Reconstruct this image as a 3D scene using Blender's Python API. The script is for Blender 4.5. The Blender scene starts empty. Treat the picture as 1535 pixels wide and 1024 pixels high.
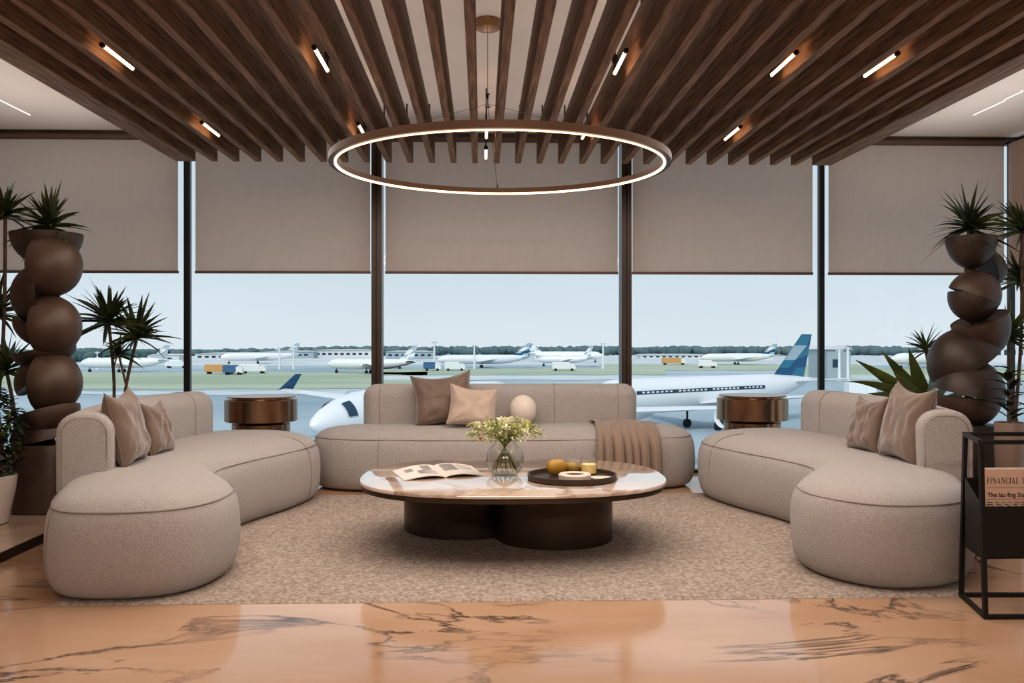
import bpy, bmesh, math, random
from mathutils import Vector, Matrix, noise
random.seed(7)
PI = math.pi
sc = bpy.context.scene
COL = sc.collection
# ------------------------------------------------------------------ camera
F, H, VY = 1350.0, 1.2, 510.0
YAW = math.atan(45.5 / F)
CS, SN = math.cos(YAW), math.sin(YAW)
cam_d = bpy.data.cameras.new('camera'); cam = bpy.data.objects.new('camera', cam_d); COL.objects.link(cam)
cam_d.sensor_width = 36; cam_d.lens = 36 * F / 1535; cam_d.shift_y = (VY - 512) / 1535
cam_d.clip_end = 5000; cam_d.clip_start = 0.05
cam.location = (0, 0, H); cam.rotation_euler = (PI / 2, 0, -YAW)
sc.camera = cam
def ray(px, py):
    u = (px - 767.5) / F; v = (VY - py) / F
    return Vector((u * CS + SN, CS - u * SN, v))
def at_z(px, py, z):
    d = ray(px, py); t = (z - H) / d.z
    return Vector((d.x * t, d.y * t, z))
def at_y(px, py, y):
    d = ray(px, py); t = y / d.y
    return Vector((d.x * t, y, H + d.z * t))

# ------------------------------------------------------------------ materials
def mat(name, base, rough=0.6, metal=0.0, c2=None, scale=20, stretch=(1, 1, 1), bump=0.0, bscale=None, detail=4, lo=0.35, hi=0.65, emit=None, es=0, sheen=0, spec=0.5, coat=0, rvar=0):
    m = bpy.data.materials.new(name); m.use_nodes = True
    nt = m.node_tree; N = nt.nodes; L = nt.links
    b = N['Principled BSDF']
    b.inputs['Base Color'].default_value = (*base, 1); b.inputs['Roughness'].default_value = rough
    b.inputs['Metallic'].default_value = metal; b.inputs['Specular IOR Level'].default_value = spec
    if sheen:
        b.inputs['Sheen Weight'].default_value = sheen; b.inputs['Sheen Roughness'].default_value = .5
    if coat: b.inputs['Coat Weight'].default_value = coat; b.inputs['Coat Roughness'].default_value = .05
    if emit: b.inputs['Emission Color'].default_value = (*emit, 1); b.inputs['Emission Strength'].default_value = es
    if c2 or bump:
        tc = N.new('ShaderNodeTexCoord'); mp = N.new('ShaderNodeMapping'); mp.inputs['Scale'].default_value = stretch
        L.new(tc.outputs['Object'], mp.inputs['Vector'])
        nz = N.new('ShaderNodeTexNoise'); nz.inputs['Scale'].default_value = scale; nz.inputs['Detail'].default_value = detail
        L.new(mp.outputs[0], nz.inputs['Vector'])
        if c2:
            cr = N.new('ShaderNodeValToRGB'); cr.color_ramp.elements[0].position = lo; cr.color_ramp.elements[1].position = hi
            cr.color_ramp.elements[0].color = (*base, 1); cr.color_ramp.elements[1].color = (*c2, 1)
            L.new(nz.outputs['Fac'], cr.inputs[0]); L.new(cr.outputs[0], b.inputs['Base Color'])
        if bump:
            n2 = nz
            if bscale:
                n2 = N.new('ShaderNodeTexNoise'); n2.inputs['Scale'].default_value = bscale; n2.inputs['Detail'].default_value = 2
                L.new(mp.outputs[0], n2.inputs['Vector'])
            bp = N.new('ShaderNodeBump'); bp.inputs['Strength'].default_value = bump; bp.inputs['Distance'].default_value = 0.01
            L.new(n2.outputs['Fac'], bp.inputs['Height']); L.new(bp.outputs[0], b.inputs['Normal'])
    return m

def marble(name, base, base2, vein, scale, rough, vscale, vwidth, vmask_lo=.5, vmask_hi=.62, spec=.5, stretch=(1, 1, 1)):
    m = bpy.data.materials.new(name); m.use_nodes = True
    nt = m.node_tree; N = nt.nodes; L = nt.links; b = N['Principled BSDF']
    b.inputs['Roughness'].default_value = rough; b.inputs['Specular IOR Level'].default_value = spec
    tc = N.new('ShaderNodeTexCoord')
    mp = N.new('ShaderNodeMapping'); mp.inputs['Scale'].default_value = stretch; L.new(tc.outputs['Object'], mp.inputs['Vector'])
    n1 = N.new('ShaderNodeTexNoise'); n1.inputs['Scale'].default_value = scale; n1.inputs['Detail'].default_value = 5
    L.new(mp.outputs[0], n1.inputs['Vector'])
    c1 = N.new('ShaderNodeValToRGB'); c1.color_ramp.elements[0].position = .35; c1.color_ramp.elements[1].position = .65
    c1.color_ramp.elements[0].color = (*base, 1); c1.color_ramp.elements[1].color = (*base2, 1)
    L.new(n1.outputs['Fac'], c1.inputs[0])
    # veins: thin band where a distorted noise crosses .5
    n2 = N.new('ShaderNodeTexNoise'); n2.inputs['Scale'].default_value = vscale; n2.inputs['Detail'].default_value = 7; n2.inputs['Roughness'].default_value = .6
    n2.inputs['Distortion'].default_value = 1.2
    L.new(mp.outputs[0], n2.inputs['Vector'])
    s = N.new('ShaderNodeMath'); s.operation = 'SUBTRACT'; s.inputs[1].default_value = .5; L.new(n2.outputs['Fac'], s.inputs[0])
    a = N.new('ShaderNodeMath'); a.operation = 'ABSOLUTE'; L.new(s.outputs[0], a.inputs[0])
    vr = N.new('ShaderNodeMapRange'); vr.inputs['From Min'].default_value = 0; vr.inputs['From Max'].default_value = vwidth
    vr.inputs['To Min'].default_value = 1; vr.inputs['To Max'].default_value = 0; L.new(a.outputs[0], vr.inputs['Value'])
    n3 = N.new('ShaderNodeTexNoise'); n3.inputs['Scale'].default_value = vscale * 1.4; n3.inputs['Detail'].default_value = 3
    L.new(tc.outputs['Object'], n3.inputs['Vector'])
    mr = N.new('ShaderNodeMapRange'); mr.inputs['From Min'].default_value = vmask_lo; mr.inputs['From Max'].default_value = vmask_hi
    L.new(n3.outputs['Fac'], mr.inputs['Value'])
    mu = N.new('ShaderNodeMath'); mu.operation = 'MULTIPLY'; L.new(vr.outputs[0], mu.inputs[0]); L.new(mr.outputs[0], mu.inputs[1])
    mx = N.new('ShaderNodeMixRGB'); mx.inputs['Color2'].default_value = (*vein, 1)
    L.new(mu.outputs[0], mx.inputs['Fac']); L.new(c1.outputs[0], mx.inputs['Color1']); L.new(mx.outputs[0], b.inputs['Base Color'])
    return m

def glass(name, tint=(1, 1, 1), fac=0.06, rough=0.0, rim=0):
    m = bpy.data.materials.new(name); m.use_nodes = True
    nt = m.node_tree; N = nt.nodes; L = nt.links; N.clear()
    o = N.new('ShaderNodeOutputMaterial'); t = N.new('ShaderNodeBsdfTransparent'); t.inputs[0].default_value = (*tint, 1)
    g = N.new('ShaderNodeBsdfGlossy'); g.inputs['Roughness'].default_value = rough
    lw = N.new('ShaderNodeLayerWeight'); lw.inputs['Blend'].default_value = .25
    mr = N.new('ShaderNodeMapRange'); mr.inputs['To Min'].default_value = fac; mr.inputs['To Max'].default_value = min(1, fac * 9)
    L.new(lw.outputs['Facing'], mr.inputs['Value'])
    if rim:
        l2 = N.new('ShaderNodeLayerWeight'); l2.inputs['Blend'].default_value = .35
        cr = N.new('ShaderNodeValToRGB'); cr.color_ramp.elements[0].position = .45; cr.color_ramp.elements[1].position = .95
        cr.color_ramp.elements[0].color = (*tint, 1); cr.color_ramp.elements[1].color = (tint[0] * rim, tint[1] * rim, tint[2] * rim, 1)
        L.new(l2.outputs['Facing'], cr.inputs[0]); L.new(cr.outputs[0], t.inputs[0])
    mx = N.new('ShaderNodeMixShader'); L.new(mr.outputs[0], mx.inputs[0]); L.new(t.outputs[0], mx.inputs[1]); L.new(g.outputs[0], mx.inputs[2])
    L.new(mx.outputs[0], o.inputs[0])
    return m

def emis(name, c, s):
    m = bpy.data.materials.new(name); m.use_nodes = True
    N = m.node_tree.nodes; L = m.node_tree.links; N.clear()
    o = N.new('ShaderNodeOutputMaterial'); e = N.new('ShaderNodeEmission'); e.inputs[0].default_value = (*c, 1); e.inputs[1].default_value = s
    L.new(e.outputs[0], o.inputs[0]); return m

M = {}
M['floor'] = marble('polished_peach_marble', (.46, .285, .18), (.56, .385, .27), (.085, .06, .05), 1.1, .10, .7, .020, .46, .58, stretch=(.75, 1.5, 1))
M['platform'] = marble('pale_marble', (.42, .30, .22), (.58, .45, .36), (.2, .13, .1), 2, .12, 1.5, .02)
M['table_marble'] = marble('cream_table_marble', (.58, .44, .35), (.74, .63, .55), (.36, .23, .15), 2.2, .05, 1.6, .05, .42, .62, spec=1.0)
_b = M['table_marble'].node_tree.nodes['Principled BSDF']; _b.inputs['IOR'].default_value = 1.7; _b.inputs['Coat Weight'].default_value = 1; _b.inputs['Coat IOR'].default_value = 1.8; _b.inputs['Coat Roughness'].default_value = .02
M['fabric'] = mat('sofa_boucle', (.34, .312, .296), .95, c2=(.475, .442, .422), scale=210, bump=.6, sheen=.25, spec=.1, detail=3)
M['seam'] = mat('sofa_seam', (.245, .205, .18), .95)
M['rug'] = mat('rug_pile', (.275, .225, .188), 1.0, c2=(.49, .415, .36), scale=55, bump=.7, bscale=130, detail=6, lo=.36, hi=.66, spec=.05)
M['pillow_brown'] = mat('taupe_satin', (.155, .106, .08), .55, c2=(.19, .132, .10), scale=5, sheen=.5, bump=.05, bscale=140)
M['pillow_light'] = mat('beige_velvet', (.45, .35, .285), .6, c2=(.51, .405, .335), scale=5, sheen=.4, bump=.05, bscale=140)
M['pillow_cream'] = mat('cream_boucle', (.66, .58, .51), .9, c2=(.76, .68, .61), scale=120, bump=.3)
M['throw'] = mat('throw_wool', (.245, .175, .13), .9, c2=(.30, .22, .165), scale=150, bump=.15, sheen=.3)
M['wood'] = mat('walnut_slat', (.09, .053, .031), .5, c2=(.33, .21, .13), scale=9, stretch=(5, .35, 5), bump=.06, detail=6, lo=.3, hi=.7, spec=.2)
M['bronze'] = mat('brushed_bronze', (.30, .175, .105), .24, metal=1, c2=(.38, .23, .145), scale=6, stretch=(1, 1, .2))
M['dark_bronze'] = mat('dark_bronze', (.062, .045, .032), .38, metal=.75, c2=(.09, .066, .048), scale=3)
M['ring_metal'] = mat('ring_bronze', (.060, .029, .015), .42, metal=.5, spec=.3)
M['mullion_brown'] = mat('mullion_bronze', (.035, .022, .016), .35, metal=.3, c2=(.075, .045, .03), scale=3, stretch=(1, 1, .5))
M['mullion_black'] = mat('mullion_black', (.012, .013, .016), .35)
M['black'] = mat('black_powdercoat', (.008, .007, .007), .5)
M['plaster'] = mat('ceiling_plaster', (.72, .68, .655), .9, c2=(.76, .72, .695), scale=2)
M['wall'] = mat('wall_plaster', (.45, .37, .31), .9, c2=(.5, .41, .35), scale=2)
M['clay'] = mat('brown_clay', (.029, .017, .011), .45, c2=(.058, .035, .023), scale=5, bump=.04, bscale=60, detail=5)
M['clay_light'] = mat('tan_clay', (.06, .036, .024), .45, c2=(.098, .06, .039), scale=5, detail=5)
M['soil'] = mat('soil', (.03, .02, .014), 1)
M['leaf'] = mat('dracaena_leaf', (.022, .035, .010), .42, c2=(.10, .125, .035), scale=7, lo=.4, hi=.7)
M['leaf_dark'] = mat('bush_leaf', (.012, .022, .007), .35, c2=(.055, .085, .022), scale=9, lo=.4, hi=.68)
M['leaf_broad'] = mat('broad_leaf', (.055, .075, .018), .3, c2=(.17, .20, .06), scale=4, lo=.4, hi=.7)
M['stem'] = mat('woody_stem', (.08, .045, .03), .8, c2=(.14, .085, .055), scale=30)
M['white_pot'] = mat('glazed_white', (.62, .55, .50), .25)
M['grey_pot'] = mat('taupe_pot', (.23, .165, .13), .4, c2=(.28, .2, .16), scale=4)
M['vase'] = glass('vase_glass', (.975, .985, .98), .035, rim=.68)
M['pane'] = glass('window_glass', (.985, .995, 1.0), .012)
M['jar'] = glass('candle_glass', (.985, .99, .985), .05, rim=.7)
M['water'] = glass('vase_water', (.97, .98, .96), .015)
M['flower_stem'] = mat('flower_stem', (.16, .17, .05), .5, c2=(.22, .2, .07), scale=10)
M['flower_leaf'] = mat('flower_leaf', (.16, .21, .05), .5, c2=(.40, .45, .15), scale=25)
M['blossom'] = mat('cream_petal', (.74, .70, .52), .6, c2=(.86, .83, .70), scale=30)
M['blossom_green'] = mat('green_petal', (.48, .52, .20), .6, c2=(.68, .70, .38), scale=30)
M['red'] = mat('red_berry', (.5, .07, .03), .4)
M['mango'] = mat('mango_skin', (.36, .22, .025), .35, c2=(.50, .20, .045), scale=7, lo=.42, hi=.7)
M['mango_green'] = mat('green_mango_skin', (.27, .19, .03), .35, c2=(.34, .21, .03), scale=8)
M['tray'] = mat('dark_wood_tray', (.045, .028, .018), .45, c2=(.065, .04, .027), scale=10)
M['stone'] = mat('pale_travertine', (.62, .53, .45), .5, c2=(.72, .64, .56), scale=30)
M['dish_in'] = mat('dish_hollow', (.20, .13, .09), .5)
M['wax'] = mat('candle_wax', (.75, .58, .27), .5, emit=(1, .62, .2), es=.18)
M['wick'] = mat('wick', (.02, .02, .02), .9)
M['paper'] = mat('magazine_paper', (.66, .60, .55), .5, c2=(.70, .64, .59), scale=10)
M['print'] = mat('print_grey', (.20, .17, .155), .5, c2=(.34, .30, .27), scale=18)
M['print2'] = mat('print_soft', (.42, .385, .36), .5, c2=(.50, .45, .42), scale=22)
M['news'] = mat('salmon_newsprint', (.62, .44, .345), .9, c2=(.66, .48, .38), scale=15)
M['ink'] = mat('ink', (.035, .025, .02), .9)
M['tube'] = emis('warm_tube_glow', (1, .58, .33), 9)
M['ring_glow'] = emis('warm_ring_glow', (1, .56, .31), 5)
M['slot'] = emis('ceiling_slot_glow', (1, .74, .52), 5)
def blind_mat():
    m = mat('blind_linen', (.45, .375, .33), .95, c2=(.50, .42, .372), scale=6, stretch=(3, 3, 1), bump=.10, bscale=90, lo=.3, hi=.7, spec=.1)
    nt = m.node_tree; N = nt.nodes; L = nt.links; b = N['Principled BSDF']; o = N['Material Output']
    t = N.new('ShaderNodeBsdfTranslucent'); t.inputs[0].default_value = (.86, .655, .54, 1)
    mx = N.new('ShaderNodeMixShader'); mx.inputs[0].default_value = .42
    L.new(b.outputs[0], mx.inputs[1]); L.new(t.outputs[0], mx.inputs[2]); L.new(mx.outputs[0], o.inputs[0]); return m
M['blind'] = blind_mat()
M['blind_bar'] = mat('blind_bar', (.12, .08, .06), .6)
# outside; distance haze is painted into the pale tree and ground colours
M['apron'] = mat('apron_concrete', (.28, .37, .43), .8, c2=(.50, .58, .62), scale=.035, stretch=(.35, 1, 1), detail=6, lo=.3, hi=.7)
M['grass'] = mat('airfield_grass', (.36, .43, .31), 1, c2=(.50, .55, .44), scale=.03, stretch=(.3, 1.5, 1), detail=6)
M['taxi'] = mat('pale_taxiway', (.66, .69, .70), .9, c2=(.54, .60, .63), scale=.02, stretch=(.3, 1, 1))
M['tree'] = mat('haze_tinted_trees', (.10, .165, .185), 1, c2=(.15, .22, .22), scale=.05)
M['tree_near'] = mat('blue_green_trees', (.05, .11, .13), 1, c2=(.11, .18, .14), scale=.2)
M['plane_white'] = mat('aircraft_white', (.80, .82, .84), .35)
M['plane_grey'] = mat('aircraft_grey', (.45, .50, .55), .4)
M['plane_blue'] = mat('aircraft_blue', (.010, .10, .21), .35)
M['plane_teal'] = mat('aircraft_teal', (.03, .19, .29), .35)
M['plane_pale'] = mat('aircraft_pale_blue', (.38, .48, .55), .4)
M['plane_window'] = mat('aircraft_window', (.02, .06, .10), .15)
M['engine_dark'] = mat('engine_dark', (.006, .03, .05), .4)
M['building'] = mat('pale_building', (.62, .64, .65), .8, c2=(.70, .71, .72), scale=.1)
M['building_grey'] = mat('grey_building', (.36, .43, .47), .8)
M['orange'] = mat('orange_panel', (.62, .36, .14), .6)
M['blue_veh'] = mat('blue_panel', (.06, .16, .30), .5)
M['tyre'] = mat('tyre', (.02, .025, .03), .8)

# ------------------------------------------------------------------ mesh builder
class MB:
    def __init__(s): s.v = []; s.f = []; s.m = []
    def add(s, vs, fs, mi=0):
        b = len(s.v); s.v += [tuple(x) for x in vs]
        for f in fs: s.f.append(tuple(b + i for i in f)); s.m.append(mi)
    def box(s, x0, x1, y0, y1, z0, z1, mi=0):
        s.add([(x0, y0, z0), (x1, y0, z0), (x1, y1, z0), (x0, y1, z0), (x0, y0, z1), (x1, y0, z1), (x1, y1, z1), (x0, y1, z1)],
              [(0, 3, 2, 1), (4, 5, 6, 7), (0, 1, 5, 4), (1, 2, 6, 5), (2, 3, 7, 6), (3, 0, 4, 7)], mi)
    def rings(s, rs, cap0=True, cap1=True, mi=0, closed=True):
        n = len(rs[0]); vs = [p for r in rs for p in r]; fs = []
        for i in range(len(rs) - 1):
            for j in range(n if closed else n - 1):
                k = (j + 1) % n
                fs.append((i * n + j, i * n + k, (i + 1) * n + k, (i + 1) * n + j))
        if cap0: fs.append(tuple(range(n - 1, -1, -1)))
        if cap1: fs.append(tuple((len(rs) - 1) * n + j for j in range(n)))
        s.add(vs, fs, mi)
    def lathe(s, prof, c=(0, 0, 0), n=40, mi=0, cap0=True, cap1=True):
        s.rings([[(c[0] + r * math.cos(2 * PI * j / n), c[1] + r * math.sin(2 * PI * j / n), c[2] + z) for j in range(n)] for r, z in prof], cap0, cap1, mi)
    def tube(s, pts, r, n=8, mi=0, closed=False):
        pts = [Vector(p) for p in pts]; rs = []
        rr = r if isinstance(r, (list, tuple)) else [r] * len(pts)
        for i, p in enumerate(pts):
            a = pts[i - 1] if (i or closed) else p; b = pts[(i + 1) % len(pts)] if (i < len(pts) - 1 or closed) else p
            t = (b - a).normalized()
            up = Vector((0, 0, 1)) if abs(t.z) < .9 else Vector((0, 1, 0))
            x = t.cross(up).normalized(); y = x.cross(t)
            rs.append([p + (x * math.cos(2 * PI * j / n) + y * math.sin(2 * PI * j / n)) * rr[i] for j in range(n)])
        if closed: rs.append(rs[0])
        s.rings(rs, not closed, not closed, mi)
    def ball(s, c, rx, ry=None, rz=None, nu=16, nv=10, mi=0, rot=None):
        ry = ry or rx; rz = rz or rx
        rs = []
        for i in range(nv + 1):
            a = -PI / 2 + PI * i / nv; ca = max(math.cos(a), 1e-3)
            ring = [Vector((rx * ca * math.cos(2 * PI * j / nu), ry * ca * math.sin(2 * PI * j / nu), rz * math.sin(a))) for j in range(nu)]
            if rot: ring = [rot @ p for p in ring]
            rs.append([p + Vector(c) for p in ring])
        s.rings(rs, True, True, mi)
    def build(s, name, mats, parent=None, smooth=True, angle=40, bevel=0, subsurf=0, loc=None):
        me = bpy.data.meshes.new(name)
        me.from_pydata(s.v, [], s.f)
        for m in (mats if isinstance(mats, (list, tuple)) else [mats]): me.materials.append(m)
        me.polygons.foreach_set('material_index', s.m)
        bm = bmesh.new(); bm.from_mesh(me); bmesh.ops.recalc_face_normals(bm, faces=bm.faces); bm.to_mesh(me); bm.free()
        if smooth:
            me.polygons.foreach_set('use_smooth', [True] * len(me.polygons))
            me.set_sharp_from_angle(angle=math.radians(angle))
        o = bpy.data.objects.new(name, me); COL.objects.link(o)
        if parent: o.parent = parent
        if loc: o.location = loc
        if bevel:
            b = o.modifiers.new('bevel', 'BEVEL'); b.width = bevel; b.segments = 2; b.limit_method = 'ANGLE'
        if subsurf:
            b = o.modifiers.new('sub', 'SUBSURF'); b.levels = subsurf; b.render_levels = subsurf
        return o

def tag(o, label, cat, group=None, kind=None):
    o['label'] = label; o['category'] = cat
    if group: o['group'] = group
    if kind: o['kind'] = kind
    return o
def thing(name, label, cat, loc=(0, 0, 0), rz=0, group=None):
    o = bpy.data.objects.new(name, None); COL.objects.link(o); o.location = loc; o.rotation_euler = (0, 0, rz); o.empty_display_size = .1
    return tag(o, label, cat, group)
def struct(name, mb, m, parent=None, smooth=False):
    o = mb.build(name, m, parent, smooth=smooth)
    o['kind'] = 'structure'; return o
def copy_thing(root, loc, rz=None, label=None, scale=None):
    r = root.copy(); COL.objects.link(r); r.location = loc
    if rz is not None: r.rotation_euler = (0, 0, rz)
    if label: r['label'] = label
    if scale: r.scale = scale
    for ch in list(root.children):
        c = ch.copy(); COL.objects.link(c); c.parent = r
        for g in list(ch.children):
            d = g.copy(); COL.objects.link(d); d.parent = c
    return r
def smoothstep(a, b, x):
    t = max(0, min(1, (x - a) / (b - a))); return t * t * (3 - 2 * t)
def catmull(P, closed=False, per=10):
    P = [Vector(p) for p in P]; n = len(P); out = []
    segs = n if closed else n - 1
    for i in range(segs):
        if closed: p0, p1, p2, p3 = P[i - 1], P[i], P[(i + 1) % n], P[(i + 2) % n]
        else: p0, p1, p2, p3 = P[max(i - 1, 0)], P[i], P[i + 1], P[min(i + 2, n - 1)]
        for k in range(per):
            t = k / per
            out.append(.5 * ((2 * p1) + (p2 - p0) * t + (2 * p0 - 5 * p1 + 4 * p2 - p3) * t * t + (3 * p1 - p0 - 3 * p2 + p3) * t ** 3))
    if not closed: out.append(P[-1])
    return out

# ------------------------------------------------------------------ room shell
YW, ZC = 8.1, 3.03
XL, XR = -4.5, 4.87
m = MB(); m.box(XL - .2, XR + .2, -4.2, YW + .05, -.2, 0); struct('floor', m, M['floor'])
m = MB(); m.box(XL - .2, XR + .2, -4.2, YW + .25, ZC, ZC + .2); struct('ceiling', m, M['plaster'])
m = MB(); m.box(XL - .2, XL, -4.2, YW + .05, 0, ZC); struct('wall_left', m, M['wall'])
m = MB(); m.box(XR, XR + .2, -4.2, 4.2, 0, ZC); struct('wall_right', m, M['wall'])
m = MB(); m.box(XL - .2, XR + .2, -4.4, -4.2, 0, ZC); struct('wall_rear', m, M['wall'])
# raised planter platforms with a bronze edge
ex = at_z(0, 843, 0).x
for nm, x0, x1, xe in (('floor_platform', XL, ex, ex), ('floor_platform', .34 - ex, XR, .34 - ex)):
    m = MB(); m.box(x0, x1, 3.0 if x0 < 0 else 5.0, YW - .02, .0, .05); p = struct(nm, m, M['platform'])
    d = .012 if x0 < 0 else -.012
    m = MB(); m.box(min(xe, xe + d), max(xe, xe + d), 3.0 if x0 < 0 else 5.0, YW - .02, 0, .052); struct('platform_edge', m, M['dark_bronze'], p)
# windows: panes and mullions
def xw(px): return at_y(px, 400, YW).x
mull = [(-30, 'black', 4), (281, 'black', 4.5), (566, 'brown', 7.5), (937, 'brown', 7.5), (1231, 'black', 4), (1516, 'black', 4)]
mx = [xw(a) for a, _, _ in mull]
for i in range(5):
    w = thing('window_%d' % (i + 1), '', '')
    del w['label']; del w['category']; w['kind'] = 'structure'
    m = MB(); m.add([(mx[i], YW, 0), (mx[i + 1], YW, 0), (mx[i + 1], YW, ZC), (mx[i], YW, ZC)], [(0, 1, 2, 3)])
    m.build('window_pane', M['pane'], w, smooth=False)['kind'] = 'structure'
    m = MB(); m.box(mx[i], mx[i + 1], YW - .03, YW + .05, 0, .03); m.box(mx[i], mx[i + 1], YW - .03, YW + .05, ZC - .04, ZC)
    m.build('window_frame', M['mullion_black'], w, smooth=False)['kind'] = 'structure'
for i, (a, k, hw) in enumerate(mull):
    h = hw * YW / F; m = MB()
    if k == 'brown':
        m.box(mx[i] - h, mx[i] - h * .12, YW - .09, YW + .08, 0, ZC); m.box(mx[i] + h * .12, mx[i] + h, YW - .09, YW + .08, 0, ZC)
        m.box(mx[i] - h * .2, mx[i] + h * .2, YW - .07, YW + .07, 0, ZC, 1)
    else: m.box(mx[i] - h, mx[i] + h, YW - .02, YW + .03, 0, ZC, 1)
    struct('trim_%d' % (i + 1), m, [M['mullion_brown'], M['mullion_black']])
# side glazing on the right
w = thing('window_6', '', ''); del w['label']; del w['category']; w['kind'] = 'structure'
m = MB(); m.add([(XR, 4.2, 0), (XR, YW, 0), (XR, YW, ZC), (XR, 4.2, ZC)], [(0, 1, 2, 3)]); m.build('window_pane', M['pane'], w, smooth=False)['kind'] = 'structure'
m = MB(); m.box(XR - .03, XR + .05, 4.2, YW, 0, .04); m.box(XR - .03, XR + .05, 4.2, YW, ZC - .05, ZC); m.box(XR - .03, XR + .05, 6.1, 6.16, 0, ZC)
m.build('window_frame', M['mullion_black'], w, smooth=False)['kind'] = 'structure'
m = MB(); m.box(XL, XR, YW - .14, YW - .08, ZC - .03, ZC - .001); struct('trim_7', m, M['mullion_brown'])

# roller blinds
ZB = at_y(750, 411, YW - .1).z
bl = [(-24, 267, 'linen roller blind in the bay behind the palms'), (293, 555, 'linen roller blind in the bay over the bronze drum beside the palms'),
      (578, 926, 'widest linen roller blind, in the middle bay behind the glowing ring'),
      (948, 1218, 'linen roller blind in the bay above the blue aircraft tail'), (1242, 1505, 'linen roller blind behind the spiky plant in the top bowl by the corner post')]
for a, b, lab in bl:
    y = YW - .11; x0 = at_y(a, 400, y).x; x1 = at_y(b, 400, y).x
    o = thing('roller_blind', lab, 'blind', ((x0 + x1) / 2, y, ZB), 0, 'linen roller blinds along the window wall'); hw = (x1 - x0) / 2
    g = MB(); n = 24; vs = []; fs = []
    for i in range(n + 1):
        for j in range(9):
            x = -hw + 2 * hw * i / n; z = .02 + (ZC - .07 - ZB - .02) * j / 8
            vs.append((x, .004 * noise.noise((x * 1.7 + a, z * .8, 0)), z))
    for i in range(n):
        for j in range(8): fs.append((i * 9 + j, i * 9 + 9 + j, i * 9 + 10 + j, i * 9 + j + 1))
    g.add(vs, fs); g.build('blind_fabric', M['blind'], o)
    g = MB(); g.box(-hw - .004, hw + .004, -.012, .012, 0, .022); g.build('bottom_bar', M['blind_bar'], o, bevel=.003)
    g = MB(); g.tube([(-hw, 0, ZC - ZB - .045), (hw, 0, ZC - ZB - .045)], .032, 16); g.build('roller_tube', M['blind_bar'], o)
o = thing('roller_blind', 'linen roller blind on the side glazing past the corner post', 'blind', (XR - .1, 7.0, ZB), 0, 'linen roller blinds along the window wall')
g = MB(); g.box(-.002, .002, -.85, 1.0, .02, ZC - ZB - .05); g.build('blind_fabric', M['blind'], o)
g = MB(); g.box(-.012, .012, -.85, 1.0, 0, .022); g.build('bottom_bar', M['blind_bar'], o)

# ------------------------------------------------------------------ timber slat canopy
YB = 7.35; ZB0 = at_y(750, 245, YB).z
def ordinal(i): return ['outermost', 'second', 'third', 'fourth', 'fifth', 'sixth', 'seventh', 'eighth', 'ninth', 'tenth', 'eleventh', 'twelfth', 'thirteenth', 'fourteenth', 'fifteenth'][i]
bx0 = at_y(289, 245, YB).x; bx1 = at_y(1221, 245, YB).x; NBM = 30; STEP = (bx1 - bx0) / (NBM - 1)
bmesh_reg = None
for i in range(NBM):
    x = bx0 + STEP * i
    side = 'the palms' if i < 15 else 'the newspaper rack'
    lab = '%s walnut ceiling slat counted from the canopy edge on the side of %s' % (ordinal(i if i < 15 else 29 - i), side)
    o = thing('walnut_slat', lab, 'ceiling slat', (x, 0, ZB0), 0, 'walnut slats of the ceiling canopy')
    edge = i in (0, NBM - 1)
    if edge:
        g = MB(); xa, xb = (-.135, .023) if i == 0 else (-.023, .135); g.box(xa, xb, .3, YB, 0, .25); bo = g.build('timber', M['wood'], o, smooth=False, bevel=.003)
    else:
        if bmesh_reg is None:
            g = MB(); g.box(-.0235, .0235, .3, YB, 0, .25); bo = g.build('timber', M['wood'], o, smooth=False, bevel=.003); bmesh_reg = bo
            h = MB()
            h.tube([(0, 0, .25), (0, 0, ZC - ZB0)], .006, 6)
            ho = h.build('hanger', M['black'], o); hang_me = ho.data; ho.location = (0, 2, 0); first_slat = o
        else:
            bo = bmesh_reg.copy(); COL.objects.link(bo); bo.parent = o
    if i == 0: slat_zero = o; continue
    for yy in (2, 4.6, 7.0):
        if i == 1 and yy == 2: continue
        ho = bpy.data.objects.new('hanger', hang_me); COL.objects.link(ho); ho.parent = o; ho.location = (0, yy, 0)
for yy in (2, 4.6, 7.0):
    ho = bpy.data.objects.new('hanger', hang_me); COL.objects.link(ho); ho.parent = slat_zero; ho.location = (0, yy, 0)
for i in ():
    pass
# tube lights between the slats
def snap(x):
    k = round((x - bx0 - STEP / 2) / STEP); return bx0 + STEP / 2 + k * STEP
tl = None
rows = [(4.55, [167, 464, 933, 1196, 1340], 4.72), (6.15, [310, 529, 725, 880, 1085], 6.33), (6.9, [731], 7.1)]
names = [['beside the white ceiling above the leafy bush', 'before the ring on the bush side', 'before the ring on the rack side', 'in front of the paired tubes near the rack side', 'last on the rack side'],
         ['deepest one over the palms', 'at the ring edge near the palms', 'seen through the middle of the glowing ring', 'at the ring edge towards the blue aircraft tail', 'deepest one over the copper drum by the aircraft'], ['furthest back at the slat ends, below the ring line']]
for (y0, pxs, ym), labs in zip(rows, names):
    for px, lb in zip(pxs, labs):
        x = snap(at_y(px, 100, ym).x)
        lab = 'glowing tube light between walnut slats, ' + lb
        if tl is None:
            o = tl = thing('pendant_tube_light', lab, 'light', (x, y0, ZB0 + .03), 0, 'tube lights between the slats')
            g = MB(); g.tube([(0, .02, 0), (0, .40, 0)], .0092, 12); g.build('glow_tube', M['tube'], o)
            for ya_ in (0, .40): g = MB(); g.tube([(0, ya_, 0), (0, ya_ + .02, 0)], .013, 12); g.build('end_cap', M['black'], o)
            g = MB(); g.tube([(0, .40, .01), (0, .40, ZC - ZB0 - .03)], .005, 8); g.box(-.014, .014, .385, .415, .06, .10); g.build('hanging_rod', M['black'], o)
        else: copy_thing(tl, (x, y0, ZB0 + .03), None, lab)
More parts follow.
